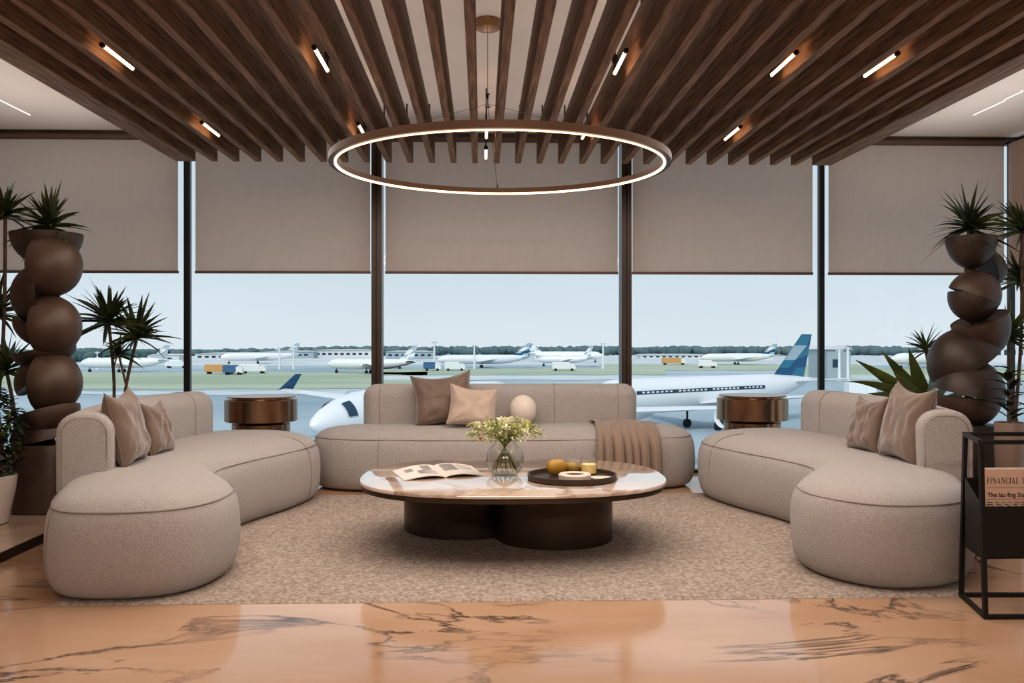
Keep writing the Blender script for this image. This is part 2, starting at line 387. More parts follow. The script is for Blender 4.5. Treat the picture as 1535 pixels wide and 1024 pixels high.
# ceiling slot lights
for (a, b, lab, w) in (((0, 150), (46, 172), 'thin glowing slot light in white ceiling above the leafy bush', .5), ((1502, 150), (1458, 172), 'thin glowing slot light in white ceiling, the longer one by the rack side', 0), ((1530, 136), (1506, 148), 'short glowing slot light in white ceiling, beside the longer slot on the rack side', 0)):
    p, q = at_z(*a, ZC), at_z(*b, ZC)
    o = thing('ceiling_slot_light', lab, 'light', (q.x, q.y, ZC), 0, 'slot lights in the white ceiling')
    L_ = q.y - p.y + w
    g = MB(); g.box(-.007, .007, -L_, 0, -.004, -.0005); g.build('diffuser', M['slot'], o, smooth=False)
    for xa_ in (-.012, .0075): g = MB(); g.box(xa_, xa_ + .0045, -L_, 0, -.006, -.0005); g.build('frame', M['plaster'], o, smooth=False)

# ------------------------------------------------------------------ ring chandelier
rc = Vector((at_y(750, 240, 5.2).x, 5.2, 2.192)); RR = .952
o = thing('ring_chandelier', 'large bronze ring chandelier with a glowing lower edge above the coffee table', 'chandelier', rc)
g = MB(); n = 128
g.rings([[(r * math.cos(2 * PI * j / n), r * math.sin(2 * PI * j / n), z) for j in range(n)] for r, z in ((RR - .02, .006), (RR + .022, .006), (RR + .022, .045), (RR - .02, .045), (RR - .02, .006))], False, False)
g.build('ring_body', M['ring_metal'], o)
g = MB(); g.rings([[(r * math.cos(2 * PI * j / n), r * math.sin(2 * PI * j / n), z) for j in range(n)] for r, z in ((RR - .021, .012), (RR - .021, .001), (RR - .009, .001), (RR - .009, .006))], False, False)
g.build('glow_strip', M['ring_glow'], o)
cx = snap(at_y(728, 20, 5.05).x) - rc.x; cz = ZC - rc.z
g = MB(); g.lathe([(.0, cz - .055), (.06, cz - .055), (.072, cz - .05), (.072, cz - .012), (.074, cz - .01), (.074, cz)], (cx, -.05, 0), 40); g.build('canopy', M['bronze'], o)
hz_ = 2.55 - rc.z
g = MB(); g.tube([(cx, -.05, cz - .05), (cx, -.05, hz_)], .0018, 6); g.build('cable', M['black'], o)
g = MB(); g.lathe([(.001, hz_ - .02), (.016, hz_ - .02), (.016, hz_ - .012), (.006, hz_ - .006), (.006, hz_ + .05), (.014, hz_ + .056), (.001, hz_ + .064)], (cx, -.05, 0), 16, cap0=False, cap1=False); g.build('cable_hub', M['black'], o)
for a in (90, 205, 335):
    g = MB(); e = (RR * math.cos(math.radians(a)), RR * math.sin(math.radians(a)), .045)
    g.tube([(cx, -.05, hz_), e], .0014, 6); g.build('cable', M['black'], o)
    g = MB(); g.tube([e, (e[0], e[1], .07)], .006, 8); g.build('cable_clamp', M['black'], o)

# ------------------------------------------------------------------ rug
a = at_z(205, 907, 0); b = at_z(1430, 896, 0)
RX0, RX1, RY0, RY1 = -1.95, 2.33, a.y * .5 + b.y * .5, 7.0
g = MB(); nx, ny = 150, 100; vs = []; fs = []
for i in range(nx + 1):
    for j in range(ny + 1):
        x = RX0 + (RX1 - RX0) * i / nx; y = RY0 + (RY1 - RY0) * j / ny
        z = .009 + .003 * noise.noise((x * 22, y * 22, 3))
        if i in (0, nx) or j in (0, ny): z = .001; x += .003 * noise.noise((y * 60, 0, 1)); y += .004 * noise.noise((x * 60, 0, 0))
        vs.append((x, y, z))
for i in range(nx):
    for j in range(ny): fs.append((i * (ny + 1) + j, (i + 1) * (ny + 1) + j, (i + 1) * (ny + 1) + j + 1, i * (ny + 1) + j + 1))
g.add(vs, fs); o = g.build('area_rug', M['rug'], None, angle=80); tag(o, 'large mottled beige area rug under the sofas and coffee table', 'rug')

# ------------------------------------------------------------------ sofas
ZS = .49
SEAT_PROF = [(.070, .0), (.042, .018), (.018, .06), (.004, .12), (0, .20), (.003, .29), (.014, .355), (.034, .402), (.068, .438), (.12, .464), (.19, .481), (.27, ZS)]
def outline_normals(O):
    n = len(O); N = []
    for i in range(n):
        t = (O[(i + 1) % n] - O[i - 1]).normalized(); N.append(Vector((t.y, -t.x, 0)))
    area = sum(O[i - 1].x * O[i].y - O[i].x * O[i - 1].y for i in range(n))
    if area < 0: N = [-k for k in N]
    return N
def seat_mesh(ctrl, name, root, seams):
    O = [Vector((p.x, p.y, 0)) for p in catmull([(x, y, 0) for x, y in ctrl], True, 8)]
    for _ in range(2): O = [(O[i - 1] + O[i] * 2 + O[(i + 1) % len(O)]) / 4 for i in range(len(O))]
    N = outline_normals(O)
    rs = []
    for ins, z in SEAT_PROF:
        r = [Vector((O[i].x - N[i].x * ins, O[i].y - N[i].y * ins, z)) for i in range(len(O))]
        for _ in range(int(ins * 40)): r = [(r[i - 1] + r[i] * 2 + r[(i + 1) % len(r)]) / 4 for i in range(len(r))]
        rs.append(r)
    c = []
    g = MB(); g.rings(rs, True, True)
    # gentle irregularity of the upholstery
    g.v = [(x + .004 * noise.noise((x * 5, y * 5, z * 5)), y + .004 * noise.noise((x * 5 + 9, y * 5, z * 5)), z + (.004 * noise.noise((x * 4, y * 4, 7)) if z > .05 else 0)) for x, y, z in g.v]
    so = g.build(name, M['fabric'], root, angle=70)
    s = MB(); off = [p + N[i] * .0008 for i, p in enumerate(rs[7])]; s.tube(off, .0034, 6, closed=True); s.build('seam', M['seam'], so)
    for k, q0, q1 in seams:
        i = int(k * len(O)) % len(O); s = MB()
        s.tube([rs[q][i] + Vector((0, 0, .001 if q > 8 else 0)) for q in range(q0, q1)], .0022, 6); s.build('seam', M['seam'], so)
    return O, N, rs
def backrest(path, w, z0, z1, root, end_flat=(True, False), seams=()):
    P = catmull([(x, y, 0) for x, y in path], False, 12)
    def prof(wi, za, zb, rt, rb, n=6):
        pts = []
        hw = wi / 2
        for (cx_, cz_, a0, r) in ((hw - rb, za + rb, -90, rb), (hw - rt, zb - rt, 0, rt), (-hw + rt, zb - rt, 90, rt), (-hw + rb, za + rb, 180, rb)):
            for k in range(n + 1):
                a = math.radians(a0 + 90 * k / n); pts.append((cx_ + r * math.cos(a), cz_ + r * math.sin(a)))
        return pts
    rs = []; T = []
    for i, p in enumerate(P):
        t = (P[min(i + 1, len(P) - 1)] - P[max(i - 1, 0)]).normalized(); T.append(t)
    def ring(p, t, ins):
        nrm = Vector((t.y, -t.x, 0))
        return [p + nrm * a + Vector((0, 0, z)) for a, z in prof(w - 2 * ins, z0 + ins, z1 - ins, max(.11 - ins * .8, .02), max(.03 - ins, .008))]
    def endrings(p, t, R, rev):
        out = []
        for k in range(7):
            a = PI / 2 * k / 6
            out.append(ring(p - t * (R * math.cos(a) * 0) + t * (R * (math.sin(PI / 2) - 1 + math.sin(PI / 2 - a) - 0) * (-1 if rev else 1) * 1.0), t, R * (1 - math.cos(PI / 2 - a)) if False else R * (1 - math.sin(PI / 2 - a) if False else 1 - math.cos(a)) * 0)) if False else out.append((a, None))
        return out
    R0 = .035 if end_flat[0] else .11; R1 = .035 if end_flat[1] else .11
    st = []
    for k in range(6):  # start cap: from face inwards
        a = PI / 2 * k / 6
        st.append(ring(P[0] - T[0] * (R0 * math.cos(a)), T[0], R0 * (1 - math.sin(a))))
    en = []
    for k in range(1, 7):
        a = PI / 2 * k / 6
        en.append(ring(P[-1] + T[-1] * (R1 * math.sin(a)), T[-1], R1 * (1 - math.cos(a))))
    mid = [ring(p, t, 0) for p, t in zip(P, T)]
    g = MB(); g.rings(st + mid + en, True, True)
    g.v = [(x + .004 * noise.noise((x * 5, y * 5, z * 6)), y + .004 * noise.noise((x * 5 + 9, y * 5, z * 6)), z) for x, y, z in g.v]
    bo = g.build('backrest', M['fabric'], root, angle=70)
    if end_flat[0]: s = MB(); s.tube([q - T[0] * (R0 * .9) for q in ring(P[0], T[0], .03)], .0042, 6, closed=True); s.build('piping', M['seam'], bo)
    for k in seams:
        s = MB(); i = int(k * (len(P) - 1)); s.tube([q + (q - P[i] - Vector((0, 0, (z0 + z1) / 2))).normalized() * .0005 for q in mid[i]], .0024, 6, closed=True); s.build('seam', M['seam'], bo)
YK = 1.013; AX = .22
LO = [(-1.72, 4.06), (-1.42, 4.13), (-1.265, 4.38), (-1.27, 4.74), (-1.43, 5.06), (-1.56, 5.40), (-1.46, 5.85), (-1.30, 6.28), (-1.215, 6.75), (-1.36, 7.09), (-1.70, 7.27),
      (-2.06, 7.22), (-2.32, 6.92), (-2.44, 6.35), (-2.44, 5.7), (-2.32, 5.05), (-2.155, 4.48), (-1.985, 4.14)]
RO = [(-1.62, 4.115), (-1.39, 4.17), (-1.215, 4.42), (-1.22, 4.74), (-1.40, 5.06)] + LO[5:-3] + [(-2.30, 5.05), (-2.12, 4.52), (-1.90, 4.21)]
LO = [(x, y * YK) for x, y in LO]; RO = [(x, y * YK) for x, y in RO]
LB = [(-2.125, 4.84), (-2.24, 5.3), (-2.30, 5.8), (-2.30, 6.2), (-2.25, 6.55), (-2.18, 6.82)]
LB = [(x, y * YK) for x, y in LB]
o = thing('curved_sofa', 'curved beige sofa beside the palms, its back to the leafy bush in a white pot', 'sofa', (0, 0, .012), 0, 'curved beige sofas around the table')
seat_mesh(LO, 'seat', o, ((.94, 1, 8), (.42, 1, 12))); backrest(LB, .28, .36, .80, o, (True, False), (.86,))
o = thing('curved_sofa', 'curved beige sofa beside the newspaper rack, its back to the broad-leaved plant', 'sofa', (0, 0, .012), 0, 'curved beige sofas around the table')
seat_mesh([(2 * AX - x, y) for x, y in RO], 'seat', o, ((.42, 1, 12),)); backrest([(2 * AX - x, y) for x, y in LB], .28, .36, .80, o, (True, False), (.86,))
o = thing('curved_sofa', 'straight-backed beige sofa along the window with a round cushion and a throw', 'sofa', (0, 0, .012), 0, 'curved beige sofas around the table')
BO = [(-1.02, 7.10), (-.4, 7.03), (.2, 7.01), (.8, 7.03), (1.36, 7.10), (1.67, 7.24), (1.775, 7.46), (1.65, 7.70), (1.3, 7.83), (.2, 7.86), (-.92, 7.83), (-1.27, 7.70), (-1.395, 7.46), (-1.29, 7.24)]
BOo, BNn, BRs = seat_mesh(BO, 'seat', o, ((.03, 1, 8), (.27, 1, 8)))
backrest([(-.89, 7.69), (-.3, 7.71), (.2, 7.71), (.7, 7.71), (1.215, 7.69)], .24, .40, .815, o, (False, False), (.04, .72, .96))

# ------------------------------------------------------------------ cushions
def cushion(name, label, c, w, h, t, normal, roll, material, group, pinch=.11, wr=.014, seed=0):
    n = Vector(normal).normalized(); up = Vector((0, 0, 1)); x = up.cross(n).normalized(); y = n.cross(x)
    R = Matrix((x, y, n)).transposed() @ Matrix.Rotation(math.radians(roll), 3, 'Z')
    o = thing(name, label, 'cushion', c, 0, group)
    N_ = 30; g = MB(); grid = {}
    for s in (1, -1):
        for i in range(N_ + 1):
            for j in range(N_ + 1):
                u = -1 + 2 * i / N_; v = -1 + 2 * j / N_
                prof = (max(0, (1 - u ** 4)) ** .55) * (max(0, (1 - v ** 4)) ** .55)
                px = u * (1 - pinch * (1 - v * v) * abs(u) ** 2 * 1.0); py = v * (1 - pinch * (1 - u * u) * abs(v) ** 2)
                rad = math.sqrt(u * u + v * v) + .01
                cr = 0
                for (ku, kv) in ((1, 1), (-1, 1), (1, -1), (-1, -1)):   # creases that run out of the corners
                    du, dv = u - ku, v - kv; d = math.hypot(du, dv); an = math.atan2(dv, du)
                    cr += math.exp(-d * 1.6) * math.sin(an * 11 + seed + ku * 2 + kv) * smoothstep(.1, .5, d)
                wz = (noise.noise((u * 2.2 + seed, v * 2.2, s)) * .9 + noise.noise((u * 5 + seed, v * 2.5, s + 5)) * .5 + cr * .9) * wr * prof
                z = s * (t / 2 * prof) + wz
                sag = -.06 * h * (1 - u * u) * (v + 1) * .5 * (1 if v > 0 else .3)
                p = R @ Vector((px * w / 2, py * h / 2 + sag, z))
                grid[(s, i, j)] = p
    vs = []; idx = {}
    for k, p in grid.items():
        s, i, j = k
        if s == -1 and (i in (0, N_) or j in (0, N_)): idx[k] = idx[(1, i, j)]; continue
        idx[k] = len(vs); vs.append(p)
    fs = []
    for s in (1, -1):
        for i in range(N_):
            for j in range(N_):
                q = [idx[(s, i, j)], idx[(s, i + 1, j)], idx[(s, i + 1, j + 1)], idx[(s, i, j + 1)]]
                fs.append(tuple(q if s == 1 else q[::-1]))
    g.add(vs, fs); co = g.build('cover', material, o, angle=75)
    e = MB(); ed = [grid[(1, i, 0)] for i in range(N_)] + [grid[(1, N_, j)] for j in range(N_)] + [grid[(1, i, N_)] for i in range(N_, 0, -1)] + [grid[(1, 0, j)] for j in range(N_, 0, -1)]
    e.tube(ed, .004, 6, closed=True); e.build('piping', material, co)
    return o
GZ = ZS + .012
G1 = 'taupe cushions on the curved side sofas'
cushion('cushion', 'larger taupe cushion against the sofa back by the leafy bush', (-2.02, 5.19, GZ + .205), .42, .43, .15, (1, .07, .24), 2, M['pillow_brown'], G1, seed=1)
cushion('cushion', 'smaller taupe cushion on the sofa by the leafy bush, deeper along the seat', (-2.02, 5.66, GZ + .155), .33, .34, .12, (1, -.05, .28), -3, M['pillow_brown'], G1, seed=4)
cushion('cushion', 'larger taupe cushion against the sofa back by the newspaper rack', (2 * AX + 2.045, 5.19, GZ + .215), .45, .46, .15, (-1, -.04, .24), -3, M['pillow_brown'], G1, seed=7)
cushion('cushion', 'smaller taupe cushion on the sofa by the newspaper rack, deeper along the seat', (2 * AX + 2.02, 5.66, GZ + .165), .36, .36, .12, (-1, -.10, .28), 3, M['pillow_brown'], G1, seed=11)
p = at_y(664, 596, 7.46)
cushion('cushion', 'dark taupe square cushion leaning on the window sofa back', (p.x, 7.47, GZ + .215), .50, .44, .16, (.05, -.93, .30), 6, M['pillow_brown'], None, seed=15)
p = at_y(709, 604, 7.3)
cushion('cushion', 'pale beige square cushion in front of the dark cushion on window sofa', (p.x, 7.28, GZ + .165), .40, .345, .14, (.1, -.93, .33), -7, M['pillow_light'], None, seed=21)
p = at_y(784, 609, 7.42)
o = thing('ball_cushion', 'round cream ball cushion on the middle of the window sofa', 'cushion', (p.x, 7.44, GZ))
g = MB(); prof = []
for k in range(25):
    a = -PI / 2 + PI * k / 24; r = .113 * math.cos(a); z = .122 + .122 * math.sin(a)
    prof.append((max(r, .0015), z))
g.lathe(prof, n=32); g.build('cover', M['pillow_cream'], o, angle=80)
g = MB(); g.ball((0, 0, .244), .010, .010, .004, 10, 6); g.build('tuft_button', M['pillow_cream'], o)

# ------------------------------------------------------------------ throw blanket over the window sofa
def seat_path(x):
    """points over the window seat at this x: from the back over the crown and down the front"""
    best = None
    fr = [(O_, k) for k, O_ in enumerate(BOo) if O_.y < 7.45]
    k = min(fr, key=lambda q: abs(q[0].x - x))[1]
    fy = BOo[k].y
    pts = []
    for t in range(13): pts.append((7.57 - (7.57 - (fy + .27)) * t / 12, ZS))
    for ins, z in SEAT_PROF[::-1][1:]:
        pts.append((fy + ins, z))
        if z < .08: break
    return pts
x0, x1 = at_y(893, 690, 7.05).x, at_y(993, 690, 7.08).x
g = MB(); NX = 70; vs = []; NR = None
for i in range(NX + 1):
    s = i / NX
    base = seat_path(x0 + (x1 - x0) * s); NR = len(base)
    for k, (y, z) in enumerate(base):
        u = k / (NR - 1)
        hang = smoothstep(.45, .95, u)
        squeeze = .86 + .14 * u
        xx = (x0 + x1) / 2 + (s - .5) * (x1 - x0) * squeeze - .02 * (1 - u) + .02 * math.sin(u * 3 + s * 5) * (1 - hang)
        ph = s * PI * 7.2 + .55 * math.sin(s * 11) + .35 * u
        fold = abs(math.sin(ph)) ** .6
        fold2 = .5 + .5 * math.sin(s * 2 * PI * 2.2 + 2 * math.sin(s * 5 + u * 2))
        amp = .014 + .075 * hang
        off = .010 + amp * fold + .022 * fold2
        top = 1 - smoothstep(.5, .75, u)
        vs.append((xx, y - off * (1 - top), z + off * top * .8 + .012 + (.035 * (1 - s) * 0 + .03 * smoothstep(.7, 1, s)) * hang * 0))
fs = []
for i in range(NX):
    for k in range(NR - 1):
        fs.append((i * NR + k, (i + 1) * NR + k, (i + 1) * NR + k + 1, i * NR + k + 1))
g.add(vs, fs)
o = g.build('throw_blanket', M['throw'], None, angle=80)
sm = o.modifiers.new('solid', 'SOLIDIFY'); sm.thickness = .006; sm.offset = 1
sb = o.modifiers.new('sub', 'SUBSURF'); sb.levels = 1; sb.render_levels = 1
tag(o, 'folded brown throw blanket draped over the window sofa seat', 'blanket')

# ------------------------------------------------------------------ coffee table
TZ = .40; tc = Vector((.185, 5.365, 0)); TA, TB = .895, .722
def superell(a, b, n=2.55, N_=96):
    out = []
    for k in range(N_):
        t = 2 * PI * k / N_; c, s = math.cos(t), math.sin(t)
        out.append((a * math.copysign(abs(c) ** (2 / n), c), b * math.copysign(abs(s) ** (2 / n), s)))
    return out
o = thing('coffee_table', 'low coffee table with rounded cream marble top on dark double-drum base', 'table', (tc.x, tc.y, .012))
g = MB(); g.rings([[(x * (1 - i / TA), y * (1 - i / TB), z - .012) for x, y in superell(TA, TB)] for i, z in ((.012, TZ - .024), (.003, TZ - .021), (0, TZ - .015), (0, TZ - .008), (.003, TZ - .002), (.009, TZ))])
g.build('marble_top', M['table_marble'], o, angle=35)
g = MB(); g.rings([[(x * (1 - i / TA), y * (1 - i / TB), z - .012) for x, y in superell(TA, TB)] for i, z in ((.03, TZ - .052), (.012, TZ - .050), (.010, TZ - .040), (.010, TZ - .0245))])
g.build('underside_rim', M['dark_bronze'], o, angle=35)
pr = at_z(844, 825, .012); pl = at_z(660, 810, .012)
xr = at_z(930, 800, .1).x; R2 = .352; c2 = Vector((xr - R2, pr.y + R2, 0)) - tc
xl = at_z(597, 790, .1).x; R1 = .385; c1 = Vector((xl + R1, pl.y + R1, 0)) - tc
d = (c2 - c1).length; a_ = (d * d + R1 * R1 - R2 * R2) / (2 * d); ca = math.acos(max(-1, min(1, a_ / R1))); cb = math.acos(max(-1, min(1, (d - a_) / R2)))
th = math.atan2(c2.y - c1.y, c2.x - c1.x)
out = []
for k in range(61):
    a = th + ca + (2 * PI - 2 * ca) * k / 60; out.append((c1.x + R1 * math.cos(a), c1.y + R1 * math.sin(a)))
for k in range(1, 60):
    a = th + PI + cb + (2 * PI - 2 * cb) * k / 60; out.append((c2.x + R2 * math.cos(a), c2.y + R2 * math.sin(a)))
g = MB(); g.rings([[(x, y, z) for x, y in out] for z in (0, .006, TZ - .065)]); g.build('drum_base', M['dark_bronze'], o, angle=35)

# vase, water, flowers
vp = at_z(757, 711, TZ); vp = Vector((at_z(757, 713, TZ).x, 5.33, TZ + .0006)); VR = .112
o = thing('glass_vase', 'round clear glass vase of flowers on the marble coffee table', 'vase', vp)
pro = [(.056, .0), (.075, .004), (.095, .03), (.109, .065), (.112, .095), (.106, .13), (.088, .163), (.066, .185), (.055, .197), (.056, .205)]
g = MB(); g.lathe(pro, n=48, cap0=True, cap1=False); g.lathe([(r - .004, z + .005) for r, z in pro], n=48, cap0=True, cap1=False)
g.lathe([(.052, .205), (.056, .205)], n=48, cap0=False, cap1=False); g.build('glass_body', M['vase'], o, angle=60)
g = MB(); g.lathe([(.062, .012), (.09, .032), (.103, .067), (.106, .095), (.101, .128)], n=40); g.build('water', M['water'], o, angle=60)
o = thing('flower_bouquet', 'loose bouquet of cream and green blossoms standing in the glass vase', 'flowers', vp + Vector((0, 0, .016)))
heads = []
for k in range(13):
    a = 2 * PI * k / 13 + .3; r0 = .066 + .016 * random.random()
    b0 = Vector((-math.cos(a) * r0, -math.sin(a) * r0, .012)); nk = Vector((math.cos(a) * .012, math.sin(a) * .012, .165))
    e = Vector((math.cos(a) * random.uniform(.05, .10), math.sin(a) * random.uniform(.05, .10), random.uniform(.215, .26)))
    g = MB(); g.tube(catmull([b0, b0 * .5 + nk * .5 + Vector((0, 0, .01)), nk, e], False, 5), .0042, 6); g.build('stem', M['flower_stem'], o); heads.append(e)
g = MB()
def leafquad(g, p, d, l, w, mi=0, fold=.25, droop=.2):
    d = d.normalized(); s = d.cross(Vector((0, 0, 1)))
    s = s.normalized() if s.length > .01 else Vector((1, 0, 0)); n = s.cross(d)
    c = [p, p + d * l * .35 + n * l * .03, p + d * l * .7 - Vector((0, 0, droop * l * .25)), p + d * l - Vector((0, 0, droop * l))]
    ws = [.12, .9, .75, .05]
    vs = []
    for q, k in zip(c, ws): vs += [q - s * w * k / 2 + n * w * k * fold, q, q + s * w * k / 2 + n * w * k * fold]
    fs = []
    for i in range(3): fs += [(i * 3, i * 3 + 1, i * 3 + 4, i * 3 + 3), (i * 3 + 1, i * 3 + 2, i * 3 + 5, i * 3 + 4)]
    g.add(vs, fs, mi)
for k in range(330):
    a = random.uniform(0, 2 * PI); rr = random.uniform(0, 1) ** .6
    rad = .21 * rr; z = .230 + .09 * (1 - rr ** 2) * random.uniform(-.5, 1.0) + .055 * rr * random.uniform(-.5, 1)
    p = Vector((rad * math.cos(a), rad * .75 * math.sin(a), z))
    leafquad(g, p, Vector((math.cos(a) + random.uniform(-.6, .6), math.sin(a) + random.uniform(-.6, .6), random.uniform(-.2, .7))), random.uniform(.028, .052), random.uniform(.014, .026), random.choice((0, 0, 1)))
for k in range(60):
    a = random.uniform(0, 2 * PI); r = random.uniform(.01, .06)
    leafquad(g, Vector((r * math.cos(a), r * math.sin(a), random.uniform(.20, .24))), Vector((math.cos(a), math.sin(a), random.uniform(-.3, .4))), .04, .016)
g.build('foliage', [M['flower_leaf'], M['blossom_green']], o)
bme = {}
for k in range(22):
    a = k * 2.399963; rr = math.sqrt((k + .5) / 22); rad = .175 * rr
    p = (rad * math.cos(a) + random.uniform(-.012, .012), rad * .75 * math.sin(a), .285 - .055 * rr * rr + random.uniform(-.018, .022))
    kind = 'blossom_green' if k % 3 == 1 else 'blossom'
    if kind not in bme:
        b_ = MB()
        for q in range(26):
            ph = math.acos(1 - 2 * (q + .5) / 26); t = q * 2.399963
            dv = Vector((math.sin(ph) * math.cos(t), math.sin(ph) * math.sin(t), math.cos(ph)))
            leafquad(b_, dv * .012, dv + Vector((0, 0, .3)), .017, .014, 0, .1, .1)
        bo = b_.build('blossom', M[kind], o); bme[kind] = bo.data
    else:
        bo = bpy.data.objects.new('blossom', bme[kind]); COL.objects.link(bo); bo.parent = o
    bo.location = p; s = random.uniform(1.2, 1.75); bo.scale = (s, s, s); bo.rotation_euler = (random.uniform(-.6, .6), random.uniform(-.6, .6), random.uniform(0, 6))
g = MB(); g.ball((-.145, -.10, .213), .009, nu=8, nv=6); g.build('berry', M['red'], o)

# tray and things on it
tp = Vector((at_z(855, 715, TZ).x, 5.16, TZ + .0006)); TR = .254
o = thing('round_tray', 'round dark wooden tray on the marble coffee table', 'tray', tp)
g = MB(); g.lathe([(TR - .012, 0), (TR, .004), (TR + .002, .034), (TR - .008, .034), (TR - .012, .012), (.001, .012)], n=64, cap1=False); g.build('tray_body', M['tray'], o, angle=35)
tz = tp.z + .0125
def mango(label, x, y, L_, r, rz, tilt, material):
    o = thing('mango', label, 'fruit', (x, y, tz), rz, 'mangoes on the tray')
    g = MB(); n = 24; rs = []
    for i in range(15):
        t = i / 14; a = PI * t; rad = max(r * math.sin(a) ** .8 * (1.06 - .22 * t), .0012); bend = .010 * math.sin(a)
        rs.append([(-L_ / 2 * math.cos(a), rad * math.cos(2 * PI * j / n) * .92 + bend, r + rad * math.sin(2 * PI * j / n)) for j in range(n)])
    g.rings(rs); b = g.build('fruit_body', material, o, angle=80); b.rotation_euler = (0, tilt, 0)
    g = MB(); g.tube([(-L_ / 2 + .002, 0, r), (-L_ / 2 - .006, 0, r + .002)], .003, 6); s = g.build('stalk', M['stem'], o); s.rotation_euler = (0, tilt, 0)
mango('larger yellow-orange mango at the edge of the dark tray', tp.x - .078, tp.y + .055, .125, .050, .35, -.08, M['mango'])
mango('smaller green mango tucked behind the yellow one', tp.x + .012, tp.y + .135, .095, .036, 2.7, 0, M['mango_green'])
o = thing('ring_dish', 'thick pale stone ring dish with a brown hollow on the tray', 'dish', (tp.x + .005, tp.y - .105, tz))
g = MB(); g.lathe([(.080, 0), (.090, .004), (.092, .030), (.086, .037), (.058, .037), (.052, .032)], n=48, cap1=False); g.build('dish_body', M['stone'], o, angle=35)
g = MB(); g.lathe([(.052, .0325), (.047, .014), (.001, .012)], n=40, cap0=False, cap1=False); g.build('hollow', M['dish_in'], o)
o = thing('stone_coaster', 'flat pale leaf-shaped coaster beside the ring dish', 'coaster', (tp.x + .152, tp.y - .055, tz))
g = MB(); pts = [(.065 * math.cos(t) * (1 + .15 * math.cos(t)), .045 * math.sin(t)) for t in [2 * PI * k / 32 for k in range(32)]]
g.rings([[(x * s_, y * s_, z) for x, y in pts] for s_, z in ((.96, 0), (1, .003), (1, .006), (.96, .008))]); g.build('coaster_body', M['stone'], o)
o = thing('jar_candle', 'cream candle in a clear glass jar at the back of the tray', 'candle', (tp.x + .112, tp.y + .13, tz))
g = MB(); g.lathe([(.047, 0), (.050, .003), (.050, .088), (.048, .090), (.0465, .088), (.0465, .006), (.001, .006)], n=40, cap1=False); g.build('glass_jar', M['jar'], o, angle=35)
g = MB(); g.lathe([(.0455, .0065), (.0455, .056), (.040, .059), (.001, .058)], n=36, cap1=False); g.build('wax', M['wax'], o, angle=40)
g = MB(); g.tube([(0, 0, .058), (.001, 0, .066), (.002, 0, .07)], .0012, 6); g.build('wick', M['wick'], o)

# open magazine
def page_pt(c, s, t, bulge, flip):
    # c: outer-front, outer-back, spine-front, spine-back
    f = c[2].lerp(c[0], s); b = c[3].lerp(c[1], s); p = f.lerp(b, t)
    return Vector((p.x, p.y, TZ + .004 + bulge * (math.sin(min(1, s * 1.02) * PI) ** .8) * (1 - .45 * s) + .006 * (1 - s)))
o = thing('open_magazine', 'open magazine with grey photographs lying on the marble table', 'magazine', (0, 0, 0))
lf, lb_, sf, sb_, rf, rb_ = at_z(606, 721, TZ), at_z(588, 707, TZ), at_z(668, 717, TZ), at_z(650, 700, TZ), at_z(726, 713.5, TZ), at_z(706, 699, TZ)
for (of, ob, bl_, nm) in ((lf, lb_, .020, 'page'), (rf, rb_, .020, 'page')):
    c = (of, ob, sf, sb_); g = MB(); NS, NT = 20, 8
    up = [[page_pt(c, i / NS, j / NT, bl_, 0) for j in range(NT + 1)] for i in range(NS + 1)]
    vs = []; fs = []
    for i in range(NS + 1):
        for j in range(NT + 1): vs.append(up[i][j])
    nb = len(vs)
    for i in range(NS + 1):
        th_ = .006 if i > 0 else .010
        for j in range(NT + 1): v = up[i][j]; vs.append(Vector((v.x, v.y, max(TZ + .0008, v.z - th_))))
    W = NT + 1
    for i in range(NS):
        for j in range(NT):
            q = (i * W + j, (i + 1) * W + j, (i + 1) * W + j + 1, i * W + j + 1); fs.append(q); fs.append(tuple(nb + k for k in q[::-1]))
        fs.append((i * W, nb + i * W, nb + (i + 1) * W, (i + 1) * W)); fs.append((i * W + NT, (i + 1) * W + NT, nb + (i + 1) * W + NT, nb + i * W + NT))
    for j in range(NT):
        fs.append((j, j + 1, nb + j + 1, nb + j)); k = NS * W; fs.append((k + j, nb + k + j, nb + k + j + 1, k + j + 1))
    g.add(vs, fs); pg = g.build(nm, M['paper'], o, angle=40)
    prints = [(.55, .25, .20, .50, 0), (.18, .40, .48, .90, 0), (.12, .42, .10, .42, 1), (.62, .80, .52, .76, 0)] if of is lf else [(.10, .45, .35, .92, 0), (.50, .88, .45, .88, 1)]
    for (s0, s1, t0, t1, soft) in prints:
        q = MB(); n = 8; vv = [page_pt(c, s0 + (s1 - s0) * i / n, t0 + (t1 - t0) * j / 2, bl_, 0) + Vector((0, 0, .0010)) for i in range(n + 1) for j in range(3)]
        q.add(vv, [(i * 3 + j, i * 3 + 3 + j, i * 3 + 4 + j, i * 3 + j + 1) for i in range(n) for j in range(2)]); q.build('printed_picture', M['print2' if soft else 'print'], pg)

